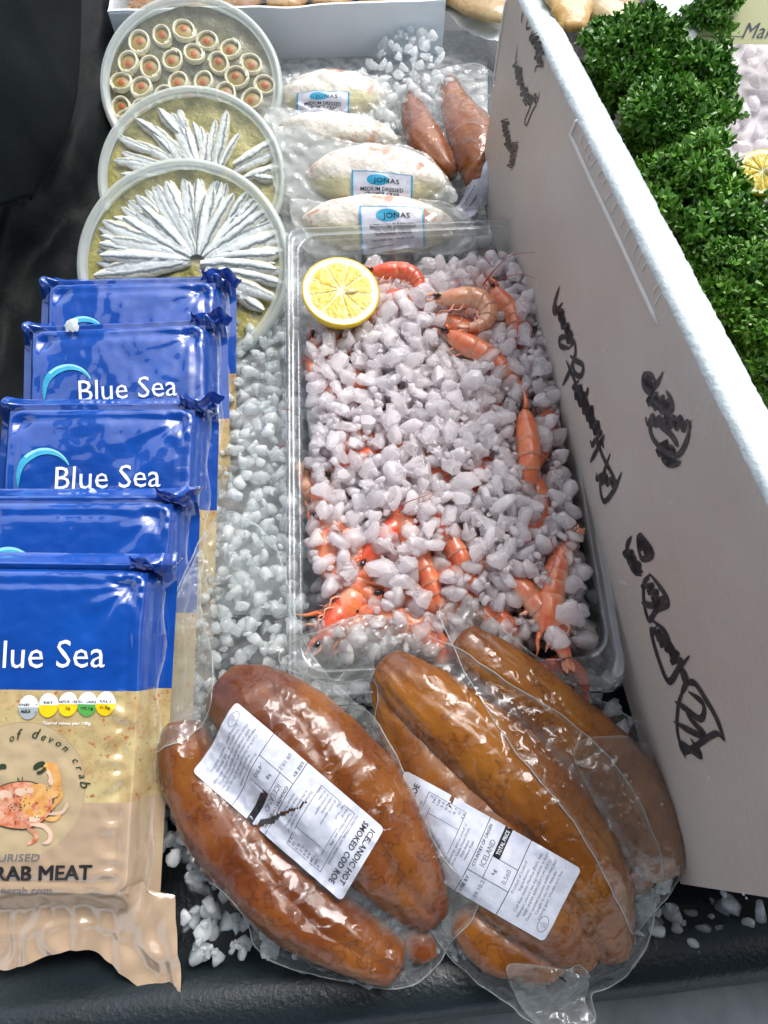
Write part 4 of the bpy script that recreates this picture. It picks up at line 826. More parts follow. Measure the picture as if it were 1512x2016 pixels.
def roe_label(name, TL_, TR_, BL_, BR_, G, zg, lab, wt, date, tear, zoff=.0006):
    W_, L_ = 166., 380.
    for _ in range(2):
        q = [P(*c, zg)[:2] for c in (BL_, BR_, TL_, TR_)]
    def fn(x, y, l):
        s, t = x / W_, y / L_; a = [(1 - t) * ((1 - s) * q[0][i] + s * q[1][i]) + t * ((1 - s) * q[2][i] + s * q[3][i]) for i in (0, 1)]
        return (a[0], a[1], G(a[0], a[1]) + zoff + l)
    sh = Sh(); nx, ny = 42, 95; V = []; Fc = []
    for i in range(nx + 1):
        for j in range(ny + 1):
            x = W_ * i / nx; y = L_ * j / ny
            dx = min(x, W_ - x); dy = min(y, L_ - y)
            if dx < 9 and dy < 9:
                e = math.hypot(9 - dx, 9 - dy)
                if e > 9: x += (1 if x < W_ / 2 else -1) * (e - 9) * .7; y += (1 if y < L_ / 2 else -1) * (e - 9) * .7
            V.append(fn(x, y, 0))
    for i in range(nx):
        for j in range(ny):
            x = W_ * (i + .5) / nx; y = L_ * (j + .5) / ny
            if tear(x, y): continue
            a = i * (ny + 1) + j; Fc.append((a, a + ny + 1, a + ny + 2, a + 1))
    c = Vector(fn(W_ / 2, L_ / 2, 0)); t = thing(name, Matrix.Translation(c), lab, 'label', 'printed labels on the roe packs')
    mk('paper', [Vector(v) - c for v in V], Fc, MT['paper'], t)
    pr = Print(lambda x, y, l: tuple(Vector(fn(x, y, l)) - c) ); pr.tear = tear
    old = pr.add
    def add(ink, shape, lift=0, nm=None):
        V, Fc = shape; Fc = [f for f in Fc if not tear(sum(V[i][0] for i in f) / len(f), sum(V[i][1] for i in f) / len(f))]; old(ink, (V, Fc), lift, nm)
    pr.add = add; label_layout(pr, wt, date, None); pr.done(t)
def tearA(x, y):
    if x < 58: return False
    t = (x - 58) / 108; c = 234 - 66 * t + 7 * N(x, 0, 1, .07) + 3 * N(x, 4, 1, .3); return abs(y - c) < .4 + 9.5 * t ** .8 * (.7 + .5 * N(x, 7, 2, .1))
def tearB(x, y):
    return x > 138 and abs(y - 272 - 4 * N(x, 0, 5, .2)) < 1 + (x - 138) * .16
roe_label('roe_label', (757, 1631), (668, 1780), (468, 1384), (364, 1514), GA, .054, 'torn white label reading Icelandic Hot Smoked Cod Roe, split across its middle', '.490', '09.10.23', tearA)
roe_label('roe_label', (735, 1662), (799, 1511), (1085, 1864), (1152, 1712), GB, .055, 'white label with Country of Origin Iceland and a black total price box', '0.560', '09.10.23', tearB)
# the film of the near pack lies over part of the second label: it already drapes over the middle roe
# ================================================================ dressed crab packs
MT['crab_shell'] = pmat('crab_shell', (.42, .20, .10), (.60, .38, .20), 60, .4)
def crabmeat_mat():
    m, nt, out = base_mat('dressed_crab_meat'); p = node(nt, 'ShaderNodeBsdfPrincipled'); nt.links.new(p.outputs[0], out.inputs[0])
    at = node(nt, 'ShaderNodeAttribute', attribute_name='tone')
    w = ramp(nt, noisetex(nt, 60, 4), [(.3, (.72, .62, .54)), (.5, (.86, .80, .72)), (.7, (.78, .72, .62))]); fl = ramp(nt, noisetex(nt, 38, 3), [(.60, 0.0), (.68, 1.0)]); w = mixc(nt, fl, w, (.62, .26, .15))
    c = mixc(nt, at.outputs['Fac'], w, (.84, .78, .46)); nt.links.new(c, p.inputs['Base Color']); p.inputs['Roughness'].default_value = .5
    nt.links.new(bumpn(nt, noisetex(nt, 180, 4), .002), p.inputs['Normal']); return m
MT['crabmeat'] = crabmeat_mat()
MT['cyan_border'] = pmat('blue_border_print', (.05, .36, .62), rough=.3); MT['oval_blue'] = pmat('blue_oval_print', (.04, .38, .62), rough=.3)
def crab_pack(u0, v0, z0, rot, tilt, hw, hd, outline, lab, seed, label_px=None, blurred=False, meat=1.0):
    """frame at the crab's centre; outline of the bag in photo pixels"""
    M = Matrix.Translation(P(u0, v0, z0)) @ Matrix.Rotation(R(rot), 4, 'Z') @ Matrix.Rotation(R(tilt), 4, 'X')
    t = thing('crab_pack', M, lab, 'food pack', 'dressed crabs in vacuum bags')
    V = []; Fc = []; T = []; n = 36; m = 16
    for i in range(m + 1):
        for j in range(n):
            a = 2 * math.pi * j / n; q = i / m; x = hw * q * math.cos(a); y = hd * q * math.sin(a) * (1 - .12 * math.cos(a) ** 2)
            z = .020 * math.sqrt(max(0, 1 - q ** 2.6)) + .0022 * N(x, y, seed, 70) * (1 - q ** 6) + .0010 * math.sin(a * 26) * ss(.75, .95, q); V.append((x, y, z - .004))
            T.append((ss(-.004, -.012, y + .003 * N(x, 0, seed, 60)) if True else 0) * meat)
    for i in range(m):
        for j in range(n): k = (j + 1) % n; Fc.append((i * n + j, (i + 1) * n + j, (i + 1) * n + k, i * n + k))
    mk('dressed_crab', V, Fc, MT['crabmeat'], t, tone=T)
    V2 = [(x * 1.04, y * 1.05, -.0005 + (z + .004) * -.55 - .004) for x, y, z in V]; mk('crab_shell', V2, [f[::-1] for f in Fc], MT['crab_shell'], t)
    poly = smooth_poly([tuple(PL(M, u, v, .0)[:2]) for u, v in outline], len(outline) * 4); b = bvh_of([(V, Fc)])
    def base(x, y): return .001 + .003 * N(x, y, seed, 28)
    FV, FF, G, TT = drape(poly, b, base, st=.0024, iters=25, wr=.0022, wscale=55, seed=seed); mk('film', FV, FF, MT['film_white'], t, tone=TT)
    bl = [(x, y, base(x, y) - .004) for x, y, z in FV]; mk('backing', bl, FF, MT['film_back'], t)
    if label_px:
        q = [PL(M, *p, .018) for p in label_px]               # BL, BR, TL, TR
        def fn(x, y, l):
            s, r_ = x / 100, y / 78; a = [(1 - r_) * ((1 - s) * q[0][i] + s * q[1][i]) + r_ * ((1 - s) * q[2][i] + s * q[3][i]) for i in (0, 1)]
            return (a[0], a[1], G(a[0], a[1]) + .0008 + l)
        lt = thing('crab_label', M, lab.split(',')[0].replace('dressed crab', 'white label with a blue oval on the dressed crab'), 'label', 'labels on the dressed crabs')
        lt['label'] = 'white label with a blue oval, on the ' + {1: 'dressed crab farthest back', 3: 'largest dressed crab, fully in view', 4: 'dressed crab behind the prawn tub wall'}[seed]
        V, Fc = rect2d(0, 100, 0, 78, 34, 26); mk('paper', [fn(x, y, 0) for x, y in V], Fc, MT['paper'], lt)
        pr = Print(fn)
        for r_ in ((0, 3, 0, 78), (97, 100, 0, 78), (3, 97, 76.5, 78)): pr.add('cyan_border', rect2d(*r_, 3 if r_[1] - r_[0] < 9 else 20, 20 if r_[1] - r_[0] < 9 else 1), .0002, 'border')
        pr.add('oval_blue', disc2d(43, 60, 18, 12, 24, rings=3), .0002, 'oval_emblem'); pr.add('black_ink', txt('JONAS', 36, 54, 10.5, 42, bold=.004), .0005)
        for i, (s, w, h) in enumerate((('MEDIUM DRESSED', 70, 8), ('CROMER CRAB', 56, 8))):
            pr.add('black_ink', txt(s, 50, 36 - i * 10, h, w, 'C', bold=.01), .0005)
            if blurred: pr.add('grey_ink', txt(s, 52, 34 - i * 10, h, w, 'C', bold=.01), .0004)
        pr.add('grey_ink', txt('Net weight 85g    Ready to eat', 50, 16, 3.8, 66, 'C', bold=.02), .0005); pr.add('grey_ink', txt('Keep refrigerated', 30, 7, 3, 40, 'C', bold=.01), .0005)
        pr.done(lt)
    return t
MT['film_back'] = film_mat('milky_backing', .5, hazecol=(.75, .8, .78), bump=.001)
crab_pack(655, 185, .010, 2, 16, .060, .030, [(500, 185), (560, 165), (610, 145), (690, 142), (760, 170), (785, 215), (780, 255), (720, 262), (640, 255), (560, 250), (505, 225)], 'dressed crab in clear film, farthest from the prawn tub', 1, [(581, 212), (686, 222), (583, 176), (688, 178)])
crab_pack(665, 262, .012, -8, 12, .068, .024, [(535, 215), (570, 218), (660, 222), (750, 250), (800, 285), (800, 330), (720, 330), (620, 305), (550, 290), (520, 250)], 'dressed crab in clear film without a label, pinkish lumps showing', 2, None, meat=.1)
crab_pack(740, 348, .026, -4, 24, .072, .034, [(540, 262), (590, 250), (650, 272), (720, 288), (800, 290), (850, 315), (885, 360), (900, 395), (840, 404), (740, 402), (640, 404), (590, 396), (545, 375), (535, 330)], 'dressed crab in clear film, the largest one fully in view', 3, [(690, 402), (812, 403), (692, 334), (813, 344)])
crab_pack(745, 440, .016, -3, 24, .080, .030, [(575, 392), (650, 405), (760, 400), (850, 398), (920, 425), (935, 480), (890, 500), (790, 500), (700, 505), (610, 500), (580, 450)], 'dressed crab in clear film, half behind the prawn tub wall', 4, [(711, 492), (838, 476), (707, 404), (834, 406)], blurred=True)

# ================================================================ smoked roe at the back
def lobe2(spine, seed, **k): return lobe(spine, seed, **k)
ZB_SAVE = ZB[:]; ZB[:] = [(-1, .004), (1, .0041)]
LR = [lobe([(818, 178, 12), (814, 215, 24), (832, 265, 36), (862, 315, 37), (892, 350, 24)], 31, 30, 20, .8), lobe([(884, 152, 14), (893, 195, 28), (918, 245, 44), (942, 295, 50), (948, 345, 42), (925, 378, 22)], 32, 32, 20, .8, .004)]
roe('smoked_cod_roe', LR, 'roe3', 'dark pair of smoked roe lobes beside the crab packs, farthest back', group='smoked cod roe in clear packs')
bR, GR, cR = bag('R', [(788, 215), (798, 170), (840, 150), (885, 132), (945, 128), (985, 170), (1000, 240), (1012, 310), (1000, 385), (960, 410), (915, 412), (860, 375), (800, 320), (786, 270)], LR, 'clear film bag round the dark roe farthest back', 33, base=lambda x, y: .003, st=.003, haze=.1, group='clear vacuum packs of roe')
pts = [(895, 352), (905, 345), (925, 330), (948, 335), (952, 322), (958, 312), (975, 312), (981, 326), (973, 345), (958, 350), (953, 345), (945, 360), (915, 372), (905, 365)]
poly = [tuple(P(u, v, .045)[:2]) for u, v in pts]; V, Fc, _, _ = drape(poly, bvh_of(LR), lambda x, y: GR(x, y), st=.0016, iters=4, wr=0); c = Vector(V[0])
sl = thing('label_scrap', Matrix.Translation(c), 'torn scrap of printed white label on the dark roe farthest back', 'label'); mk('paper', [Vector((x, y, max(z, GR(x, y)) + .0015)) - c for x, y, z in V], Fc, MT['paper'], sl)
pr = Print(lambda x, y, l: tuple(Vector((x, y, GR(x, y) + .0027 + l)) - c)); a = P(906, 362, .045); b_ = P(950, 342, .045); an = math.atan2(b_.y - a.y, b_.x - a.x)
for i, s in enumerate(['Cod Roe Gadus Morhua', 'see ingredients', 'REFRIGERATION']): pr.add('grey_ink', txt(s, a.x - .005 * i * math.sin(an), a.y + .0045 * i, .0022, .024, 'L', an))
pr.done(sl); ZB[:] = ZB_SAVE

# ================================================================ clear tub of prawns
TL_, TR_, BR_ = P(562, 440, .055), P(1083, 440, .055), P(1236, 1358, .032)
BL_ = P(572, 1360, .032); fm = (TL_ + TR_) / 2; nm_ = (BL_ + BR_) / 2; TW = ((TR_ - TL_).length + (BR_ - BL_).length) / 2; TLn = (fm - nm_).length
YM = (fm - nm_).normalized(); XM = (TR_ - TL_ + BR_ - BL_); XM = (XM - YM * XM.dot(YM)).normalized(); TL_ = fm - XM * TW / 2; TM = frame(TL_, TL_ + XM, TL_ + YM)   # x right, y far
pt = thing('prawn_tub', TM, 'large clear plastic tub heaped with prawns and ice', 'tub')
def rrect(x0, x1, y0, y1, r, z, n=8):
    out = []
    for cx_, cy_, a0 in ((x1 - r, y1 - r, 0), (x0 + r, y1 - r, 90), (x0 + r, y0 + r, 180), (x1 - r, y0 + r, 270)):
        for k in range(n + 1): a = R(a0 + 90 * k / n); out.append((cx_ + r * math.cos(a), cy_ + r * math.sin(a), z))
    return out
def loft(rings, closed=True):
    m = len(rings[0]); V = [p for r in rings for p in r]; Fc = []
    for i in range(len(rings) - 1):
        for j in range(m): k = (j + 1) % m; Fc.append((i * m + j, i * m + k, (i + 1) * m + k, (i + 1) * m + j))
    return V, Fc
def rr_in(d, dn, z, r): return rrect(d, TW - d, -TLn + dn, -d, r, z)
V, Fc = loft([rr_in(.0115, .020, -.003, .02), rr_in(.0125, .022, -.010, .022), rr_in(.016, .027, -.038, .024), rr_in(.022, .033, -.0445, .022), rr_in(.05, .06, -.045, .02)]); mk('tub_wall', V, Fc, MT['tub'], pt)
V, Fc = loft([rr_in(0, 0, -.010, .012), rr_in(-.0015, -.0015, -.002, .013), rr_in(0, 0, .0006, .012), rr_in(.0022, .0022, .0008, .011), rr_in(.0035, .0035, -.0016, .010), rr_in(.0075, .015, -.0018, .014), rr_in(.0085, .0165, .0006, .018), rr_in(.0105, .019, .0006, .02), rr_in(.0115, .020, -.003, .02)]); mk('tub_rim', V, Fc, MT['tub_rim'], pt)
V, Fc = rect2d(.02, TW - .02, -TLn + .03, -.02, 1, 1); mk('tub_base', [(x, y, -.0448) for x, y in V], Fc, MT['tub'], pt)
# a second rim shows below the near corner: the lid the tub stands in
V, Fc = loft([rr_in(-.004, -.004, -.013, .014), rr_in(-.005, -.005, -.017, .015), rr_in(-.003, -.003, -.019, .014), rr_in(.006, .006, -.0195, .012), rr_in(.008, .008, -.024, .012), rr_in(.014, .020, -.046, .02)])
lid = thing('tub_lid', TM, 'clear plastic lid the prawn tub stands in, its rim showing at the near corner', 'lid'); mk('lid_wall', V, Fc, MT['tub'], lid)

# ---------------------------------------------------------------- prawns
def prawn_mat(name, a, b, pale):
    m, nt, out = base_mat(name); p = node(nt, 'ShaderNodeBsdfPrincipled'); nt.links.new(p.outputs[0], out.inputs[0])
    at = node(nt, 'ShaderNodeAttribute', attribute_name='tone'); c = ramp(nt, noisetex(nt, 95, 4), [(.32, a), (.62, b)])
    sp = ramp(nt, noisetex(nt, 700, 2), [(.6, 0.0), (.7, 1.0)]); c = mixc(nt, mathn(nt, 'MULTIPLY', sp, .35), c, (a[0] * .5, a[1] * .4, a[2] * .4)); c = mixc(nt, at.outputs['Fac'], c, pale)
    nt.links.new(c, p.inputs['Base Color']); p.inputs['Roughness'].default_value = .3; p.inputs['Coat Weight'].default_value = .6; p.inputs['Subsurface Weight'].default_value = .3
    p.inputs['Subsurface Radius'].default_value = (.006, .002, .001); p.inputs['Subsurface Scale'].default_value = 1; nt.links.new(bumpn(nt, noisetex(nt, 160, 4), .001), p.inputs['Normal']); return m
MT['prawn'] = prawn_mat('prawn_shell', (.66, .10, .035), (.78, .22, .075), (.86, .55, .40)); MT['prawn_red'] = prawn_mat('prawn_shell_red', (.62, .045, .012), (.72, .10, .03), (.80, .36, .22)); MT['prawn_pale'] = prawn_mat('prawn_shell_pale', (.58, .18, .08), (.68, .32, .17), (.78, .56, .42))
MT['prawn_leg'] = pmat('prawn_leg', (.66, .22, .12), (.78, .42, .30), 200, .35, Coat_Weight=.4); MT['prawn_eye'] = pmat('prawn_eye', (.008, .007, .01), rough=.12, Coat_Weight=1.0); MT['feeler'] = pmat('prawn_feeler', (.35, .05, .04), rough=.4)
def prawn_meshes(curl, L, tail_open=.5, flat=False):
    """side-lying prawn in the XY plane, head towards -X, back towards +Y; returns a list of (name, mesh key, verts, faces, tone)"""
    head = L * .34; pts = []; n = 40; a = 0; x, y = 0, 0
    for i in range(n + 1):
        t = i / n; pts.append((x, y, 0, a)); k = 0 if t < .28 else curl * (t - .28) / .72
        a = -curl * (ss(.22, .95, t) ** 1.0); st = L / n; x += st * math.cos(a); y += st * math.sin(a)
    def at(t):
        f = t * n; i = min(int(f), n - 1); f -= i; p, q = pts[i], pts[i + 1]; return [p[j] + (q[j] - p[j]) * f for j in range(4)]
    def ring(t, rb, rz, shift=0, m=14, tone_=None):
        px, py, _, a = at(min(1, t)); nx, ny = -math.sin(a), math.cos(a); out = []
        for j in range(m):
            th = 2 * math.pi * j / m; d = math.cos(th) * rb + shift; out.append((px + nx * d, py + ny * d, math.sin(th) * rz))
        return out
    def shell(ts, rbs, shs, tones, m=14):
        V = []; T = []; Fc = []
        for t, rb, s_, to in zip(ts, rbs, shs, tones):
            V += ring(t, rb, rb * .82, s_, m); T += [min(1, to + .55 * max(0, -math.cos(2 * math.pi * j / m)) ** 1.5) for j in range(m)]
        for i in range(len(ts) - 1):
            for j in range(m): k = (j + 1) % m; Fc.append((i * m + j, i * m + k, (i + 1) * m + k, (i + 1) * m + j))
        Fc.append(tuple(range(m))[::-1]); Fc.append(tuple(m * (len(ts) - 1) + j for j in range(m))); return V, Fc, T
    out = []; R0 = L * .102
    ts = [-.0, .03, .08, .14, .20, .27, .33, .345]; out.append(('carapace', 'A', *shell(ts, [R0 * q for q in (.28, .52, .75, .93, 1.05, 1.1, 1.06, .9)], [R0 * q for q in (.15, .12, .08, .04, 0, 0, 0, 0)], [.1, .15, .1, 0, .0, .05, .3, .6])))
    bt = [.33, .435, .535, .635, .73, .81, .885]; br = [1.08, 1.04, .98, .88, .76, .64, .5]
    for i in range(6):
        a0, a1 = bt[i], bt[i + 1]; r0, r1 = R0 * br[i], R0 * br[i + 1]; ts = [a0 - .004, a0 + .012, (a0 + a1) / 2, a1 - .004, a1 + .016, a1 + .018]; out.append(('body_segment', 'A', *shell(ts, [r0 * .88, r0 * .97, (r0 + r1) / 2 * 1.02, r1 * 1.05, r1 * 1.07, r1 * .9], [0] * 6, [.05, .0, .05, .15, .5, .6])))
    # tail fan
    px, py, _, a = at(.89); c, s_ = math.cos(a), math.sin(a)
    for k, (sp, ln, w) in enumerate(((0, .11, .018), (-.32 * tail_open - .06, .135, .03), (.32 * tail_open + .06, .135, .03), (-.62 * tail_open - .1, .115, .028), (.62 * tail_open + .1, .115, .028))):
        V = []; Fc = []; T = []
        for i in range(7):
            q = i / 6; wd_ = L * w * math.sin(math.pi * min(1, .18 + q * .78)) ** .7
            for j in range(5):
                g = -1 + j / 2; X = q * L * ln; Y = g * wd_; z = .0012 * (1 - g * g) + (.0012 if k == 0 else -.0008 * (k > 2)); X2, Y2 = X * math.cos(sp) - Y * math.sin(sp), X * math.sin(sp) + Y * math.cos(sp)
                V.append((px + X2 * c - Y2 * s_, py + X2 * s_ + Y2 * c, z)); T.append(.5 * q)
        Fc = [(i * 5 + j, (i + 1) * 5 + j, (i + 1) * 5 + j + 1, i * 5 + j + 1) for i in range(6) for j in range(4)]; out.append(('tail_blade', 'A', V, Fc, T))
    # rostrum, legs, swimmerets, feelers, eyes
    V, Fc = tube([Vector((.02 * L, R0 * .55, 0)), Vector((-.04 * L, R0 * .72, 0)), Vector((-.12 * L, R0 * .62, 0)), Vector((-.2 * L, R0 * .78, 0))], [R0 * .28, R0 * .2, R0 * .1, R0 * .02], 6); out.append(('rostrum', 'A', V, Fc, None))
    for k in range(5):
        t = .10 + .05 * k; px, py, _, a = at(t); nx, ny = math.sin(a), -math.cos(a); sgn = 1 if k % 2 else -1
        p = [Vector((px + nx * R0 * .7, py + ny * R0 * .7, sgn * R0 * .3)), Vector((px - L * .06 + nx * R0 * 1.5, py + ny * R0 * 1.5, sgn * R0 * .5)), Vector((px - L * .12 - L * .01 * k + nx * R0 * 1.3, py + ny * R0 * 1.3, sgn * R0 * .4)), Vector((px - L * .19 + nx * R0 * (1.4 + .15 * k), py + ny * R0 * (1.4 + .15 * k), sgn * R0 * .3))]
        V, Fc = tube(catmull(p, 9), [R0 * .11 * (1 - .8 * i / 8) for i in range(9)], 5); out.append(('leg', 'L', V, Fc, None))
    for k in range(5):
        t = .39 + .1 * k; px, py, _, a = at(t); nx, ny = math.sin(a), -math.cos(a); tx, ty = math.cos(a), math.sin(a); r0 = R0 * (1 - .1 * k)
        V, Fc = tube([Vector((px + nx * r0 * .8, py + ny * r0 * .8, 0)), Vector((px + nx * r0 * 1.35 + tx * .01 * L, py + ny * r0 * 1.35 + ty * .01 * L, .0)), Vector((px + nx * r0 * 1.75 - tx * L * .015, py + ny * r0 * 1.75 - ty * L * .015, 0))], [r0 * .24, r0 * .2, r0 * .04], 6, .4); out.append(('swimmeret', 'L', V, Fc, None))
    for s in (1, -1):
        c0 = Vector((.0, R0 * .30, s * R0 * .42)); V, Fc = tube([c0 + Vector((.3 * R0, 0, 0)), c0, c0 - Vector((R0 * .25, 0, -s * R0 * .1)), c0 - Vector((R0 * .45, 0, -s * R0 * .14)), c0 - Vector((R0 * .52, 0, -s * R0 * .14))], [R0 * .10, R0 * .2, R0 * .26, R0 * .18, R0 * .05], 10); out.append(('eye', 'E', V, Fc, None))
    V, Fc = tube([Vector((.05 * L, -R0 * .2, 0)), Vector((-.05 * L, -R0 * .1, R0 * .2)), Vector((-.13 * L, R0 * .1, R0 * .2))], [R0 * .3, R0 * .2, R0 * .03], 6, .6); out.append(('antenna_scale', 'L', V, Fc, None))
    return out
PROT = []
def build_prawn(curl, L, mat, tail=.5):
    t = thing('prawn', Matrix.Identity(4), 'x', 'prawn', 'cooked prawns in the clear tub')
    hd = None
    for nm, k, V, Fc, T in prawn_meshes(curl, L, tail):
        o = mk(nm, V, Fc, MT[{'A': mat, 'L': 'prawn_leg', 'E': 'prawn_eye'}[k]], hd if nm in ('eye', 'rostrum', 'antenna_scale') else t, tone=T)
        if nm == 'carapace': hd = o
    return t
PROT = {'curl': build_prawn(3.3, .105, 'prawn_pale'), 'bend': build_prawn(2.1, .10, 'prawn_red'), 'straight': build_prawn(.5, .10, 'prawn'), 'mid': build_prawn(1.3, .10, 'prawn')}
USED = set()
def put_prawn(kind, u, v, z, rot, roll=0, pitch=0, sc=1.0, label=None, mirror=False, anchor=.45):
    """(u, v): where the middle of the body shows; rot: degrees anticlockwise of the head-to-tail direction from +X"""
    src = PROT[kind]
    if kind in USED: o = copy_tree(src)
    else: o = src; USED.add(kind)
    q = PL(TM, u, v, z - ZI + .000); w = TM @ q
    M = Matrix.Translation(w) @ Matrix.Rotation(R(rot), 4, 'Z') @ Matrix.Rotation(R(pitch), 4, 'Y') @ Matrix.Rotation(R(roll), 4, 'X') @ Matrix.Diagonal((sc, sc * (-1 if mirror else 1), sc, 1)) @ Matrix.Translation((-.105 * anchor, 0, 0))
    o.matrix_world = M; o['label'] = label or 'cooked prawn mostly buried under the ice in the clear tub'; return o
ZI = .050
put_prawn('curl', 935, 583, ZI + .012, 8, 15, 0, .82, 'curled prawn with a black eye, lying on the ice near the far right corner', anchor=.38)
put_prawn('bend', 812, 528, ZI + .004, 8, 20, 0, .72, 'red curled prawn beside the lemon half, far end of the tub', anchor=.5)
put_prawn('mid', 940, 645, ZI - .002, -8, 10, 0, .85, 'orange prawn body lying under the curled prawn with the black eye', anchor=.6)
put_prawn('straight', 905, 672, ZI + .003, -32, 30, 0, .9, 'prawn head pointing up from the ice below the curled prawn', anchor=.15)
put_prawn('mid', 1036, 845, ZI + .006, -88, 75, -4, 1.0, 'prawn with two black eyes looking up along the right wall of the tub', anchor=.18)
put_prawn('straight', 1066, 925, ZI - .004, -100, 0, 0, .8, 'thin prawn tail against the right wall of the tub', anchor=.75)
put_prawn('mid', 930, 815, ZI - .006, 10, 30, 0, 1.0, 'orange prawn showing between ice cubes left of the two-eyed prawn')
put_prawn('mid', 868, 930, ZI - .004, -30, 40, 0, 1.0, 'bright orange prawn peeping out in the middle of the ice', anchor=.5)
put_prawn('bend', 950, 915, ZI - .005, 60, 40, 0, .8, 'red prawn end in a gap of the ice right of the middle')
put_prawn('bend', 786, 1020, ZI - .004, 55, 30, 0, .9, 'red prawn curved between ice cubes below the middle', anchor=.5)
put_prawn('straight', 642, 1040, ZI - .010, -83, 0, 0, .95, 'prawn standing along the left wall of the tub', anchor=.5, mirror=True)
put_prawn('mid', 655, 1140, ZI - .008, -76, 0, 0, 1.0, 'orange prawn at the near left of the tub, ice on both sides', anchor=.5, mirror=True)
put_prawn('mid', 722, 1130, ZI - .009, 62, 20, 0, .95, 'orange prawn leaning up between ice cubes at the near left', anchor=.5, mirror=True)
put_prawn('straight', 838, 1118, ZI + .004, -68, 90, -13, 1.15, 'plump orange prawn tail with pale bands at the near end of the tub', anchor=.62)
put_prawn('straight', 902, 1085, ZI + .005, -62, 90, -13, 1.15, 'plump orange prawn tail, right of a similar banded tail', anchor=.62)
put_prawn('mid', 955, 1110, ZI - .006, 20, 40, 0, .9, 'orange prawn behind the two banded tails')
put_prawn('straight', 1088, 1130, ZI - .002, 80, 0, 0, .95, 'long orange prawn upright along the right wall near the end', anchor=.5)
put_prawn('straight', 1035, 1165, ZI - .003, -50, 0, 0, .9, 'pale prawn head crossing the near right of the tub', anchor=.25)
put_prawn('bend', 1122, 1285, ZI - .012, 35, 20, 0, .7, 'small orange prawn tip in the near right corner of the tub', anchor=.6)
put_prawn('mid', 770, 1215, ZI - .016, 5, 30, 0, 1.1, 'red prawn along the near end, partly under the roe bag film')
put_prawn('mid', 830, 1235, ZI - .010, -12, 30, 0, 1.1, 'red prawn at the near end, seen through the roe bag film')
put_prawn('mid', 622, 750, ZI - .012, -88, 0, 0, .9, 'red prawn pressed to the left wall beside the ice', anchor=.5, mirror=True)
put_prawn('bend', 690, 662, ZI - .012, 40, 0, 0, .8, 'prawn tucked under the left of the lemon half')
put_prawn('bend', 760, 585, ZI - .004, 60, 0, 0, .8, 'prawn end right beside the lemon half')
put_prawn('mid', 1066, 1010, ZI - .006, -80, 30, 0, .9, 'prawn back showing along the right wall above the long upright prawn')
put_prawn('bend', 740, 893, ZI - .008, 20, 30, 0, .8, 'small red prawn back in a gap left of the middle of the ice')
put_prawn('mid', 870, 1185, ZI - .008, -10, 60, 0, 1.0, 'prawn lying across the near end between the banded tails and the film')
put_prawn('bend', 690, 1175, ZI - .008, 60, 20, 0, .9, 'curved prawn at the near left, beside the hazy bag film')
put_prawn('mid', 985, 1215, ZI - .010, -30, 40, 0, .95, 'pinkish prawn at the near end beside the unlabelled roe pack')
put_prawn('mid', 1015, 625, ZI - .002, -60, 30, 0, .8, 'prawn tail against the right wall under the curled prawn')
put_prawn('mid', 730, 858, ZI - .011, 30, 30, 0, .9)
rp = random.Random(11); kinds = ['mid', 'bend', 'straight', 'curl']
for k in range(46):
    for _ in range(99):
        x = rp.uniform(.035, TW - .035); y = -rp.uniform(.05, TLn - .045); th = rp.uniform(0, 6.28)
        if all(.026 < x + s * .055 * math.cos(th) < TW - .026 and -TLn + .035 < y + s * .055 * math.sin(th) < -.02 for s in (-1, 1)): break
    w = TM @ Vector((x, y, -.018 - .010 * (k % 2))); o = copy_tree(PROT[kinds[k % 4]])
    o.matrix_world = TM @ Matrix.Translation(TM.inverted() @ w) @ Matrix.Rotation(th, 4, 'Z') @ Matrix.Rotation(rp.uniform(-.2, .2), 4, 'Y') @ Matrix.Rotation(rp.uniform(-.4, .6), 4, 'X') @ Matrix.Translation((-.05, 0, 0)); o['label'] = 'cooked prawn mostly buried under the ice in the clear tub'
def feeler(pts, r, label):
    q = [tuple(P(u, v, z)) for u, v, z in pts]; c = catmull(q, 30); V, Fc = tube([Vector(p) for p in c], [r * (1 - .8 * i / 29) for i in range(30)], 5); o = mk('feeler', V, Fc, MT['feeler']); tag(o, label, 'prawn feeler', 'prawn feelers')
feeler([(950, 562, .066), (975, 530, .075), (1010, 502, .085), (1068, 497, .088)], .0007, 'long red feeler arching over the far right corner of the tub')
feeler([(965, 560, .066), (1000, 545, .07), (1030, 540, .073), (1058, 551, .072)], .0005, 'thin feeler beneath the longer red one at the far right corner')
feeler([(1015, 640, .06), (1038, 632, .062), (1045, 645, .06), (1042, 662, .058)], .0005, 'short curved feeler at the right wall below the curled prawn')
feeler([(785, 1010, .064), (800, 990, .067), (840, 975, .067), (872, 958, .065)], .0006, 'red feeler lying across the ice below the middle')
feeler([(1085, 1060, .06), (1092, 1100, .066), (1080, 1135, .066), (1062, 1155, .062)], .0005, 'fine feeler curving over ice by the near right wall')
feeler([(556, 806, .056), (572, 807, .056), (575, 812, .055)], .0004, 'bit of feeler stuck on the left rim of the tub')
feeler([(548, 885, .056), (560, 875, .056), (573, 876, .055)], .0004, 'broken feeler piece hanging over the left rim')

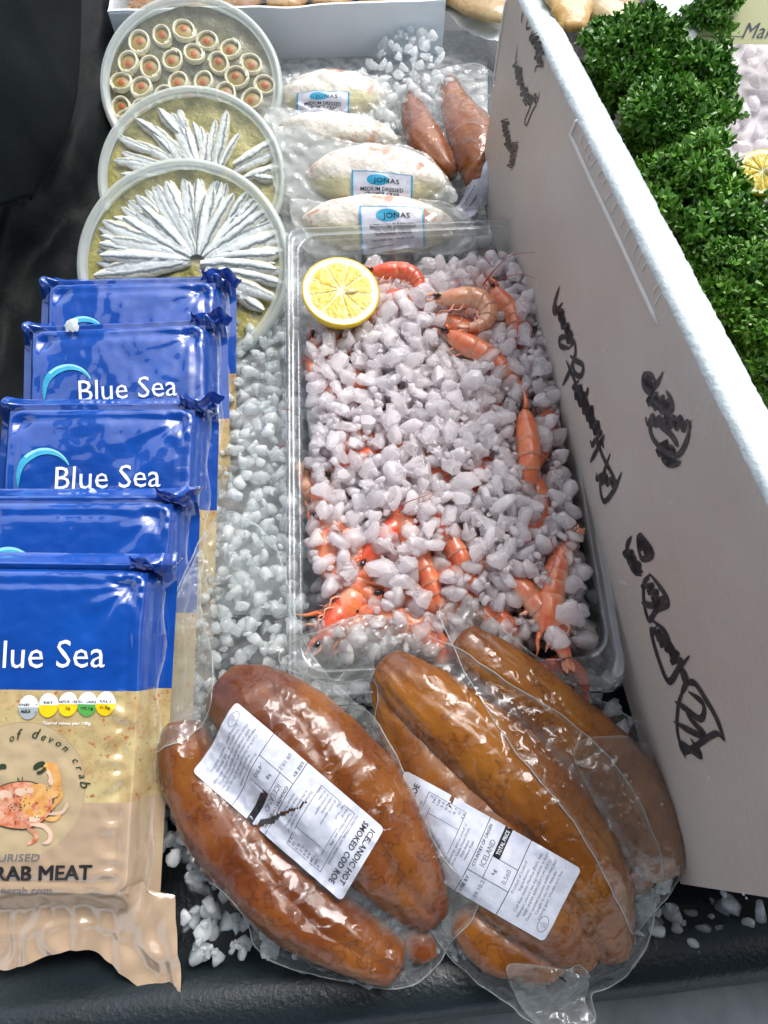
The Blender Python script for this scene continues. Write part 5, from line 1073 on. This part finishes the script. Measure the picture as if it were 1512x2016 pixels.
# ---------------------------------------------------------------- lemon half
MT['zest'] = pmat('lemon_skin', (.78, .52, .015), (.85, .62, .03), 60, .35, bump=.0008, bscale=420, Coat_Weight=.4); MT['pith'] = pmat('lemon_pith', (.86, .82, .52), (.90, .88, .66), 120, .5)
def pulp_mat():
    m, nt, out = base_mat('lemon_pulp'); p = node(nt, 'ShaderNodeBsdfPrincipled'); nt.links.new(p.outputs[0], out.inputs[0])
    at = node(nt, 'ShaderNodeAttribute', attribute_name='tone'); c = ramp(nt, noisetex(nt, 170, 4), [(.3, (.58, .40, .015)), (.55, (.72, .55, .04)), (.75, (.80, .68, .14))]); c = mixc(nt, at.outputs['Fac'], c, (.90, .85, .48)); nt.links.new(c, p.inputs['Base Color'])
    p.inputs['Roughness'].default_value = .18; p.inputs['Subsurface Weight'].default_value = .4; p.inputs['Subsurface Radius'].default_value = (.006, .005, .001); p.inputs['Subsurface Scale'].default_value = 1; nt.links.new(bumpn(nt, noisetex(nt, 240, 3), .0015), p.inputs['Normal']); return m
MT['pulp'] = pulp_mat(); MT['pip'] = pmat('lemon_pip', (.74, .62, .36), rough=.35)
def lemon(M, r, label, nseg=9, seed=0):
    t = thing('lemon_half', M, label, 'lemon')
    V, Fc = lathe([(r * .02, -r * .95), (r * .3, -r * .9), (r * .62, -r * .72), (r * .85, -r * .45), (r * .97, -r * .2), (r, -r * .04), (r * .995, 0), (r * .955, .0003)], 48); mk('zest', V, Fc, MT['zest'], t)
    V, Fc = disc2d(0, 0, r * .957, r * .957, 48, rings=4); mk('pith', [(x, y, .0002) for x, y in V], Fc, MT['pith'], t)
    rr = random.Random(seed); cuts = sorted(2 * math.pi * (i + rr.uniform(-.16, .16)) / nseg for i in range(nseg))
    for i in range(nseg):
        a0, a1 = cuts[i] + .014, (cuts[(i + 1) % nseg] + (2 * math.pi if i == nseg - 1 else 0)) - .014; V = []; Fc = []; T = []; n, m = 10, 8
        for a in range(n + 1):
            for b in range(m + 1):
                q = .05 + .77 * b / m; th = (a0 + a1) / 2 + (a1 - a0) / 2 * (-1 + 2 * a / n) * (1 - .75 * (1 - b / m) ** 6); g = abs(-1 + 2 * a / n); ro = r * q * (1 - .05 * g ** 5 * (b / m))
                V.append((ro * math.cos(th), ro * math.sin(th), .0004 + .0006 * (1 - g ** 4) * (1 - abs(2 * b / m - 1) ** 5) + .0003 * N(ro * 9, th * 4, i, 3))); T.append(max(g ** 14 * .5, ss(.88, 1, b / m) * .3, 1 - ss(.0, .18, b / m)))
        Fc = [(a * (m + 1) + b, a * (m + 1) + b + 1, (a + 1) * (m + 1) + b + 1, (a + 1) * (m + 1) + b) for a in range(n) for b in range(m)]; mk('lemon_segment', V, Fc, MT['pulp'], t, tone=T)
    V, Fc = tube([Vector((r * .12, -.002, .0008)), Vector((r * .22, -.001, .0018)), Vector((r * .33, 0, .0016)), Vector((r * .42, .001, .0006))], [.0008, .0022, .0024, .0006], 8, .7); mk('pip', V, Fc, MT['pip'], t); return t
LMc = P(671, 573, .070); LM = tub_frame(LMc, (.14, -.16, 1)); lemon(LM, 74 * mpp(671, 573, .070) * 1.04, 'lemon half with its cut face up at the far left corner of the prawn tub', 9, 3)
# ================================================================ ice
def nugget(seed, sub):
    r = random.Random(seed); bm = bmesh.new(); bmesh.ops.create_icosphere(bm, subdivisions=sub, radius=1)
    pl = [(Vector((r.gauss(0, 1), r.gauss(0, 1), r.gauss(0, 1))).normalized(), r.uniform(.44, .82)) for _ in range(13)]; sc = Vector((r.uniform(.9, 1.25), r.uniform(.8, 1.0), r.uniform(.6, .85)))
    for v in bm.verts:
        d = v.co.normalized(); p = d * (1 / (sum(abs(c) ** 3.2 for c in d) ** (1 / 3.2))) * .9
        for n_, k in pl:
            e = p.dot(n_) - k
            if e > 0: p -= n_ * e
        p *= 1 + .16 * noise.noise(d * 2.3 + Vector((seed, 0, 0))); v.co = Vector((p.x * sc.x, p.y * sc.y, p.z * sc.z))
    V = [tuple(v.co) for v in bm.verts]; Fc = [tuple(v.index for v in f.verts) for f in bm.faces]; bm.free(); return np.array(V), np.array(Fc)
ICE_HI = [nugget(k, 3) for k in range(9)]; ICE_LO = [nugget(k, 2) for k in range(9)]
ICE_ME = [mesh('ice_cube', V * .009, Fc, MT['ice'], True) for V, Fc in ICE_HI]
for q in ICE_ME: q.set_sharp_from_angle(angle=R(26))
def rotm(r): return Matrix.Rotation(r.uniform(0, 6.28), 3, 'Z') @ Matrix.Rotation(r.gauss(0, .7), 3, 'X') @ Matrix.Rotation(r.gauss(0, .7), 3, 'Y')
def ice_stuff(name, pts, mat, label, seed=1, lib=ICE_LO):
    r = random.Random(seed); Vs = []; Fs = []; n = 0
    for (x, y, z, s) in pts:
        V, Fc = lib[r.randrange(9)]; m = np.array(rotm(r)) * s; Vs.append(V @ m.T + np.array((x, y, z))); Fs.append(Fc + n); n += len(V)
    V = np.vstack(Vs); Fc = np.vstack(Fs); me = bpy.data.meshes.new(name); me.vertices.add(len(V)); me.vertices.foreach_set('co', V.ravel().astype(np.float32)); me.loops.add(Fc.size); me.loops.foreach_set('vertex_index', Fc.ravel().astype(np.int32))
    me.polygons.add(len(Fc)); me.polygons.foreach_set('loop_start', np.arange(0, Fc.size, 3, dtype=np.int32)); me.polygons.foreach_set('loop_total', np.full(len(Fc), 3, dtype=np.int32)); me.update(calc_edges=True); me.polygons.foreach_set('use_smooth', [True] * len(Fc)); me.materials.append(mat)
    o = obj(name, me); tag(o, label, kind='stuff'); return o
def poisson(n, gen, dmin, tries=12000, seed=0):
    r = random.Random(seed); cell = {}; out = []
    for _ in range(tries):
        if len(out) >= n: break
        x, y = gen(r); k = (int(x // dmin), int(y // dmin))
        if any((x - a) ** 2 + (y - b) ** 2 < dmin * dmin for i in (-1, 0, 1) for j in (-1, 0, 1) for a, b in cell.get((k[0] + i, k[1] + j), ())): continue
        cell.setdefault(k, []).append((x, y)); out.append((x, y))
    return out
# windows in the ice through which prawns show (photo pixels: centre, radii)
WIN = [(940, 590, 100, 62), (805, 545, 68, 40), (925, 640, 85, 34), (915, 680, 58, 38), (1040, 835, 26, 66), (1067, 925, 16, 42), (672, 570, 82, 86), (868, 935, 28, 24), (948, 912, 22, 22), (790, 1022, 30, 34), (585, 1045, 18, 66),
       (620, 1140, 30, 40), (726, 1120, 18, 50), (842, 1122, 34, 48), (905, 1086, 36, 52), (955, 1110, 26, 22), (1100, 1130, 22, 70), (1040, 1180, 30, 50), (1128, 1288, 28, 24), (588, 740, 12, 70), (615, 640, 24, 20), (760, 560, 20, 20), (775, 790, 14, 10), (745, 885, 18, 14), (678, 845, 12, 9), (690, 1215, 60, 30), (650, 1090, 14, 20), (740, 1160, 30, 25), (640, 1195, 40, 35), (830, 470, 240, 46), (1090, 480, 60, 60), (1070, 1270, 46, 40), (1068, 1010, 18, 34), (870, 1190, 36, 18), (690, 1172, 22, 26), (985, 1215, 34, 22), (1016, 632, 26, 24)]
def windowed(u, v, k=1.0): return any(((u - a) / (c * k)) ** 2 + ((v - b) / (d * k)) ** 2 < 1 for a, b, c, d in WIN)
def heap(x, y):                                  # height of the ice heap in the tub's frame
    e = min(x, TW - x, -y, y + TLn); return -.016 + .020 * ss(.006, .030, e) + .010 * ss(.05, .10, e) + .004 * N(x, y, 2, 14) - .016 * ss(-.085, -.02, y) - .014 * ss(-TLn + .07, -TLn + .02, y)
gen = lambda r: (r.uniform(.02, TW - .02), -r.uniform(.03, TLn - .032))
top = []; rest = []
for lay, (dz, dm, sd_) in enumerate(((0.0, .0125, 1), (-.006, .0115, 2), (-.013, .0115, 3), (-.021, .0125, 4), (-.029, .014, 5))):
    for x, y in poisson(900, gen, dm, seed=sd_):
        r = random.Random(hash((lay, round(x, 5)))); s = r.uniform(.0076, .0118); z = heap(x, y) + dz + r.uniform(-.003, .003)
        if z < -.040: continue
        w = TM @ Vector((x, y, z)); u, v = proj(w)
        if lay < 3 and windowed(u, v, (.92, .75, .5)[lay]): continue
        (top if lay < 2 else rest).append((w.x, w.y, w.z, s * (1.0 if lay < 2 else 1.05)))
rs = random.Random(51)
for k in range(2000):
    x, y = gen(rs); z = heap(x, y) + rs.uniform(-.012, .003); w = TM @ Vector((x, y, z)); u, v = proj(w)
    if z > -.038 and not windowed(u, v, .9): rest.append((w.x, w.y, w.z, rs.uniform(.0028, .0052)))
random.Random(5).shuffle(top); top.sort(key=lambda q: -q[2] - .004 * random.Random(int(q[0] * 1e6)).random())
ind = top[:292]; rest += top[292:]
r = random.Random(77)
for k, (x, y, z, s) in enumerate(ind):
    o = bpy.data.objects.new('ice_cube', ICE_ME[k % 9]); COL.objects.link(o); o.matrix_world = Matrix.Translation((x, y, z)) @ rotm(r).to_4x4() @ Matrix.Scale(s / .009, 4)
    tag(o, 'cloudy ice cube heaped over the prawns in the clear tub', 'ice cube', 'ice cubes heaped on the prawns')
for u, v, z, s, lab in [(1118, 1205, .062, .0125, 'large clear ice cube set on the near right corner of the heap'), (1095, 1262, .056, .011, 'square pinkish ice cube near the corner prawn tip')]:
    w = P(u, v, z); o = bpy.data.objects.new('ice_cube', ICE_ME[4 if s > .012 else 2]); COL.objects.link(o); o.matrix_world = Matrix.Translation(w) @ rotm(r).to_4x4() @ Matrix.Scale(s / .009, 4); tag(o, lab, 'ice cube', 'ice cubes heaped on the prawns')
ice_stuff('ice_under_prawns', rest, MT['ice'], 'lower layers of cloudy ice cubes between the prawns in the tub', 3)
# bed of ice in the tray
def wallx(y): t = (y - B1.y) / (B2.y - B1.y); return B1.x + (B2.x - B1.x) * t
def rimy(x): return RIMA.y + rdir.y / rdir.x * (x - RIMA.x)
def bed(x, y):
    z = -.004 + .004 * N(x, y, 7, 16)
    f = y - rimy(x); z -= .012 * (1 - ss(.035, .085, f)); return z
ti = TM.inverted(); b3 = M3.inverted()
def free(x, y, z=0):
    if x > wallx(y) - .004 and y > B2.y - .01: return False
    f = y - rimy(x); 
    if f < .041 - .027 * ss(.04, .12, x) + .010 * N(x, 1, 0, 30): return False
    if x < -.30 + .03 * N(y, 0, 0, 9): return False
    u, v = proj((x, y, .0))
    if u < 352 and v > 1690: return False
    p = ti @ Vector((x, y, .02))
    if .012 < p.x < TW - .012 and -TLn + .02 < p.y < -.012: return False
    return True
pts = []; g2 = lambda r: (r.uniform(-.32, .30), r.uniform(-.08, 1.02))
for lay, (dz, dm) in enumerate(((0, .0125), (-.007, .012))):
    for x, y in poisson(9000, g2, dm, 90000, seed=20 + lay):
        if not free(x, y): continue
        if lay and y > .60: continue
        r_ = random.Random(int(x * 1e6)); u, v = proj((x, y, 0)); z = bed(x, y) + dz + r_.uniform(-.003, .003)
        if y > .56 and (x < -.02 and not (x > -.12 and y < .84)): continue
        if v < -30 or u < -60: continue
        if -.16 < x < -.03 and .50 < y: z -= .01
        # mounded at the back right, and piled between the packs and the tub
        z += .026 * ss(.60, .74, y) * ss(-.03, .04, x); 
        if -.13 < x < -.05 and .10 < y < .36: z += .022 * ss(.07, .15, y)
        pts.append((x, y, z, r_.uniform(.0066, .0098)))
rs = random.Random(52)
for k in range(len(pts)):
    x, y, z, s = pts[k]; pts.append((x + rs.uniform(-.007, .007), y + rs.uniform(-.007, .007), z + rs.uniform(-.002, .004), rs.uniform(.0026, .005)))
ice_stuff('crushed_ice_bed', pts, MT['ice_bed'], 'bed of crushed ice in the tray between the packs', 8)
r_ = random.Random(9)
few = [(x, y, -.008 + .004 * r_.random(), r_.uniform(.0015, .0035)) for x, y in ((P(r_.uniform(380, 1250), r_.uniform(1850, 1885), -.01)[:2]) for _ in range(70))]
ice_stuff('loose_ice_bits', few, MT['ice_bed'], 'loose bits of melting ice along the edge of the tray', 12)
V = []
for u, v in ((355, 1210), (620, 1210), (960, 700), (960, 60), (560, 60), (420, 560), (360, 900)): q = P(u, v, -.012); V.append(tuple(q))
o = mk('bed_slush', V, [tuple(range(7))[::-1]], MT['ice_bed']); tag(o, 'packed icy slush under the cubes in the tray', kind='stuff')
# melt water base so that gaps read dark and wet
# ================================================================ inside the polystyrene box: ice, parsley, lemon, fish, sign
ZI2 = .188
def boxpt(u, v, z=ZI2): return P(u, v, z)
pts = []
for x, y in poisson(3000, lambda r: (r.uniform(.10, .62), r.uniform(.0, .70)), .0135, 26000, seed=31):
    q = Vector((x, y, 0)) - B1; d = q.dot(wn); s = q.dot(wd)
    if d < THK + .006 or d > BW - .01 or s < THK or s > wlen - THK: continue
    u, v = proj((x, y, ZI2))
    if u > 1600 or v > 1100: continue
    r_ = random.Random(int(x * 1e6)); pts.append((x, y, ZI2 - .004 + .005 * N(x, y, 3, 14) + r_.uniform(-.003, .003), r_.uniform(.0068, .0092)))
MT['ice_far'] = ice_mat('box_ice', (.93, .88, .91), .2)
ice_stuff('box_ice', pts, MT['ice_far'], 'ice filling the polystyrene box behind the parsley', 14)
V = []; 
for s_, o_ in ((THK, -THK), (THK, -BW), (wlen - THK, -BW), (wlen - THK, -THK)): V.append(w3(s_ + (.001 if s_ < .1 else -.001), ZI2 - .010, o_ + (-.001 if o_ > -.1 else .001)))
o = mk('ice_slush', V, [(0, 1, 2, 3)], MT['ice_far'], M=Matrix.Translation(B1)); tag(o, 'packed icy slush under the cubes in the polystyrene box', kind='stuff')
# parsley
MT['parsley'] = pmat('parsley_leaf', (.035, .14, .012), (.11, .30, .03), 45, .42, tone=(.24, .48, .06), Coat_Weight=.25, Coat_Roughness=.25, Transmission_Weight=0.0); MT['stem'] = pmat('parsley_stem', (.06, .16, .02), (.10, .22, .04), 80, .4)
def frill(r, R_=.0095):
    """one curled leaf clump: jagged leaflets folded every way; returns arrays"""
    V = []; Fc = []; T = []
    for l in range(15):
        dirv = Vector((r.gauss(0, 1), r.gauss(0, 1), abs(r.gauss(.5, .7)))).normalized(); c = dirv * R_ * r.uniform(.45, 1.0); up = Vector((r.gauss(0, 1), r.gauss(0, 1), r.gauss(0, 1))).normalized(); nrm = (dirv + up * .55).normalized()
        a1 = nrm.orthogonal().normalized(); a2 = nrm.cross(a1); sz = R_ * r.uniform(.26, .46); n = 16; b0 = len(V); ph = r.uniform(0, 6.28); V.append(tuple(c - nrm * sz * .3)); T.append(.0)
        for k in range(n):
            a = 2 * math.pi * k / n; q = sz * (1.0 if k % 2 else .70) * (1 + .3 * math.sin(a * 3 + ph)); p = c + (a1 * math.cos(a) + a2 * math.sin(a)) * q + nrm * sz * (.55 * math.sin(a * 3 + ph) + .2 * r.uniform(-1, 1)); V.append(tuple(p)); T.append(.55 if k % 2 else .1)
        for k in range(n): Fc.append((b0, b0 + 1 + k, b0 + 1 + (k + 1) % n))
    return np.array(V), np.array(Fc), np.array(T)
rr_ = random.Random(41); FR = [frill(rr_) for _ in range(14)]
def bunch(u, v, z, ru, rv, label, seed, n=150, bright=.0):
    n = int(n * 1.5)
    m = mpp(u, v, z); c = P(u, v, z); r = random.Random(seed); Vs = []; Fs = []; Ts = []; k0 = 0; t = thing('parsley_bunch', Matrix.Translation(c), label, 'parsley', 'curly parsley along the box'); ax, ay = ru * m * .84, rv * m * .98
    sprigs = []
    nc = max(4, n // 15); cen = []
    for k in range(nc):
        a = r.uniform(0, 6.28); q = math.sqrt(r.random()) * .92; cen.append((ax * q * math.cos(a), ay * q * math.sin(a), .026 * (1 - q * q) - .012 + r.uniform(-.008, .010), r.uniform(.011, .017)))
    for k in range(int(n * .75)):
        ca = cen[k % nc]; d = Vector((r.gauss(0, 1), r.gauss(0, 1), abs(r.gauss(.3, 1)))).normalized() * ca[3] * r.uniform(.75, 1.05); x, y, zz = ca[0] + d.x, ca[1] + d.y, ca[2] + d.z; w = c + Vector((x, y, zz)); e_ = (w - B1).dot(wn)
        if e_ < THK + .004 and w.z < topz((w - B1).dot(wd)) + .008: x += (THK + .006 - e_) * wn.x; y += (THK + .006 - e_) * wn.y
        sprigs.append(Vector((x, y, zz)))
    for k in range(n // 3):
        a = r.uniform(0, 6.28); q = math.sqrt(r.random()) * (1 + .16 * N(math.cos(a), math.sin(a), seed, 2.5)); lump = .010 * N(q * math.cos(a) * 3, q * math.sin(a) * 3, seed, 1)
        x, y = ax * q * math.cos(a), ay * q * math.sin(a); zz = .030 * (1 - q * q) - .012 + lump + r.uniform(-.006, .006) - .008; w = c + Vector((x, y, zz)); d = (w - B1).dot(wn)
        if d < THK + .006 and w.z < topz((w - B1).dot(wd)) + .006: x += (THK + .008 - d) * wn.x; y += (THK + .008 - d) * wn.y
        sprigs.append(Vector((x, y, zz)))
    for p in sprigs:
        V, Fc, T = FR[r.randrange(14)]; s = r.uniform(.75, 1.25); mt = np.array(Matrix.Rotation(r.uniform(0, 6.28), 3, 'Z') @ Matrix.Rotation(r.gauss(0, .5), 3, 'X')) * s
        Vs.append(V @ mt.T + np.array(p)); Fs.append(Fc + k0); Ts.append(np.clip(T * r.uniform(.3, 1.1) + .25 * N(p.x, p.y, seed, 40) + bright, 0, 1)); k0 += len(V)
    o = mk('leaves', np.vstack(Vs).tolist(), np.vstack(Fs).tolist(), MT['parsley'], t, smooth=False, tone=np.concatenate(Ts)); o['kind'] = 'stuff'
    for p in sprigs[::11]:
        V, Fc = tube([Vector((p.x * .35, p.y * .35, -.03)), Vector((p.x * .7, p.y * .7, p.z * .3 - .01)), p], [.0012, .001, .0006], 5); mk('stem', V, Fc, MT['stem'], t)
    return t
for a in [(1235, 130, .205, 92, 80, 'curly parsley bunch farthest back, under the yellow sign', 1, 210), (1345, 190, .203, 68, 80, 'dark parsley sprigs reaching toward the pinkish ice', 2, 130), (1392, 62, .215, 14, 26, 'small tall parsley sprig beside the corner of the yellow sign', 3, 22), (1300, 270, .208, 80, 75, 'dense dark green parsley mound in the second clump along the rim', 4, 170),
          (1345, 395, .208, 88, 82, 'bright curly parsley clump next to the far lemon half', 5, 250, .15), (1440, 410, .206, 30, 30, 'pale leafy parsley tip touching the far lemon half', 6, 34, .25), (1400, 505, .205, 62, 60, 'shaded parsley hanging over the rim beside the dark bowl', 7, 120), (1450, 590, .207, 90, 85, 'light green parsley clump below the dark bowl', 8, 230, .18), (1530, 700, .207, 80, 100, 'parsley clump nearest the viewer at the edge of the view', 9, 170, .05)]: bunch(*a)
# dark bowl with a lemon half at its far side
MT['bowl'] = pmat('olive_grey_bowl', (.09, .11, .085), (.12, .14, .11), 20, .35, bump=.0004, bscale=100)
bc = P(1545, 500, .20); bw = thing('serving_bowl', Matrix.Translation(bc), 'smooth dark olive grey bowl half out of view behind the parsley', 'bowl'); rb = 105 * mpp(1545, 500, .2)
V, Fc = lathe([(rb * .5, -.02), (rb * .85, -.008), (rb, .012), (rb * .985, .0145), (rb * .96, .012), (rb * .8, -.004), (rb * .01, -.012)], 48); mk('bowl_wall', V, Fc, MT['bowl'], bw)
lemon(tub_frame(P(1500, 338, .232), (-.15, -.35, 1)), 47 * mpp(1500, 338, .232), 'lemon half in the polystyrene box, partly hidden by parsley', 9, 8)
# fish fillets on paper, at the far end
MT['raw'] = roe_mat('pale_smoked_fish', (.30, .19, .08), (.42, .30, .15), (.52, .42, .24)); MT['raw2'] = roe_mat('golden_smoked_fish', (.36, .19, .045), (.50, .30, .09), (.60, .42, .18))
def fillet(pts, seed, mat, lab, flat=.35):
    q = catmull([(*P(u, v, z), r * mpp(u, v, z)) for u, v, r, z in pts], 24); rr = [max(.002, a[3]) for a in q]; rr[0] *= .4; rr[-1] *= .4; V, Fc = tube(q, rr, 22, flat, disp=lambda t, a: .1 * N(t * 4, a, seed, 1.6) + .03 * math.sin(t * 26 + 2 * math.cos(a))); o = mk('fish_fillet', V, Fc, MT[mat]); tag(o, lab, 'fish fillet', 'smoked fillets at the far end')
fillet([(1080, -60, 40, .21), (1120, 0, 45, .214), (1130, 60, 26, .21)], 3, 'raw2', 'golden smoked fillet just behind the box rim'); fillet([(1130, -60, 50, .205), (1190, 0, 62, .208), (1240, 50, 48, .205), (1290, 62, 20, .203)], 4, 'raw', 'pale brown fillet beside the golden one, parsley in front')
fillet([(880, -30, 40, .02), (950, 8, 46, .03), (1010, 30, 26, .03)], 5, 'raw', 'tan fillet between the white carton and the polystyrene box')
MT['paperw'] = pmat('greaseproof_paper', (.66, .72, .70), (.76, .80, .79), 30, .5, bump=.002, bscale=30)
def sheet(poly, h, mat, name, lab, cat, wob=.006, st=.004):
    V, Fc, _, _ = drape([tuple(P(u, v, h)[:2]) for u, v in poly], None, lambda x, y: h + wob * (N(x, y, 1, 22) + .4 * N(x, y, 2, 60)), st=st, iters=1, wr=.0008); o = mk(name, V, Fc, MT[mat]); tag(o, lab, cat)
sheet([(1010, 95), (900, 50), (860, 0), (860, -60), (1015, -60)], .016, 'paperw', 'paper_sheet', 'white greaseproof paper under the tan fillet beside the carton', 'paper', .004)
sheet([(1330, 100), (1290, 60), (1275, -10), (1290, -80), (1410, -80), (1400, 0), (1380, 60)], .222, 'paperw', 'paper_sheet', 'crumpled white paper between the fillets and the yellow sign', 'paper', .008)
MT['sign_card'] = pmat('cream_sign_card', (.72, .72, .42), (.76, .76, .48), 12, .5)
sa, sb = P(1372, 86, .215), P(1640, 88, .215); sx_ = (sb - sa).normalized(); up_ = Vector((-sx_.y * .7, sx_.x * .7, .71)).normalized(); sn = sx_.cross(up_)
sM = Matrix((sx_, up_, sn)).transposed().to_4x4(); sM.translation = sa; sg = thing('price_sign', sM, 'cream yellow sign card with italic black lettering starting Ma', 'sign')
V, Fc = box(0, .13, 0, .075, -.0008, 0); mk('card', V, Fc, MT['sign_card'], sg, False); msc = mpp(1450, 70, .22); pr = Print(lambda x, y, l: (x, y, .0003 + l)); q = PL(sM, 1460, 75, 0)
pr.add('grey_ink', txt('Mar', q.x, q.y, .0098, None, 'L', 0, shear=.35)); pr.add('grey_ink', stroke2d([(q.x - .030, q.y + .001), (q.x + .0, q.y + .001)], .0005, 4, False)); pr.done(sg)
# ================================================================ dark things on the left: liner and coat
def cloth(cols, name, mat, lab, cat, fold, seed, n=70, m=60, thick=.0015):
    """cols: control rows of (u, v, z) from outer to inner edge"""
    rows = [catmull([tuple(P(*p)) for p in c], m) for c in cols]; V = []
    for j in range(m):
        c = catmull([r[j] for r in rows], n)
        for i in range(n):
            p = c[i]; f = fold * (N(p[0], p[1] * .35 + p[2], seed, 16) + .5 * N(p[0], p[1] * .5, seed + 1, 38) + .35 * (1 - 2 * abs(N(p[0] + p[1] * .3, p[1] * .3, seed + 2, 24)))); V.append((p[0] + f * .4, p[1], p[2] + f))
    Fc = [(j * n + i, j * n + i + 1, (j + 1) * n + i + 1, (j + 1) * n + i) for j in range(m - 1) for i in range(n - 1)]; o = mk(name, V, Fc, MT[mat]); md = o.modifiers.new('thickness', 'SOLIDIFY'); md.thickness = thick; tag(o, lab, cat); return o
cloth([[(-420, -300, .04), (-420, 300, .06), (-420, 900, .08), (-420, 1300, .08)], [(-160, -250, .045), (-120, 300, .05), (-170, 700, .04), (-200, 1150, .02)], [(110, -200, .03), (120, 180, .03), (20, 600, .01), (-60, 1100, 0)], [(300, -150, -.008), (260, 150, -.006), (170, 560, -.008), (60, 1100, -.008)]], 'bin_liner', 'black_bag', 'crumpled black plastic liner along the edge of the tray', 'plastic liner', .016, 3)
cloth([[(-520, -420, .30), (-520, 100, .30), (-520, 560, .27)], [(-260, -420, .27), (-260, 80, .25), (-280, 500, .2)], [(-60, -420, .22), (-40, 60, .18), (-80, 440, .12)], [(110, -380, .16), (135, 130, .11), (45, 400, .075)], [(155, -360, .12), (150, 170, .085), (60, 405, .06)]], 'dark_coat', 'black_cloth', 'hem of a black coat hanging over the edge beside the round tubs', 'coat', .014, 8)
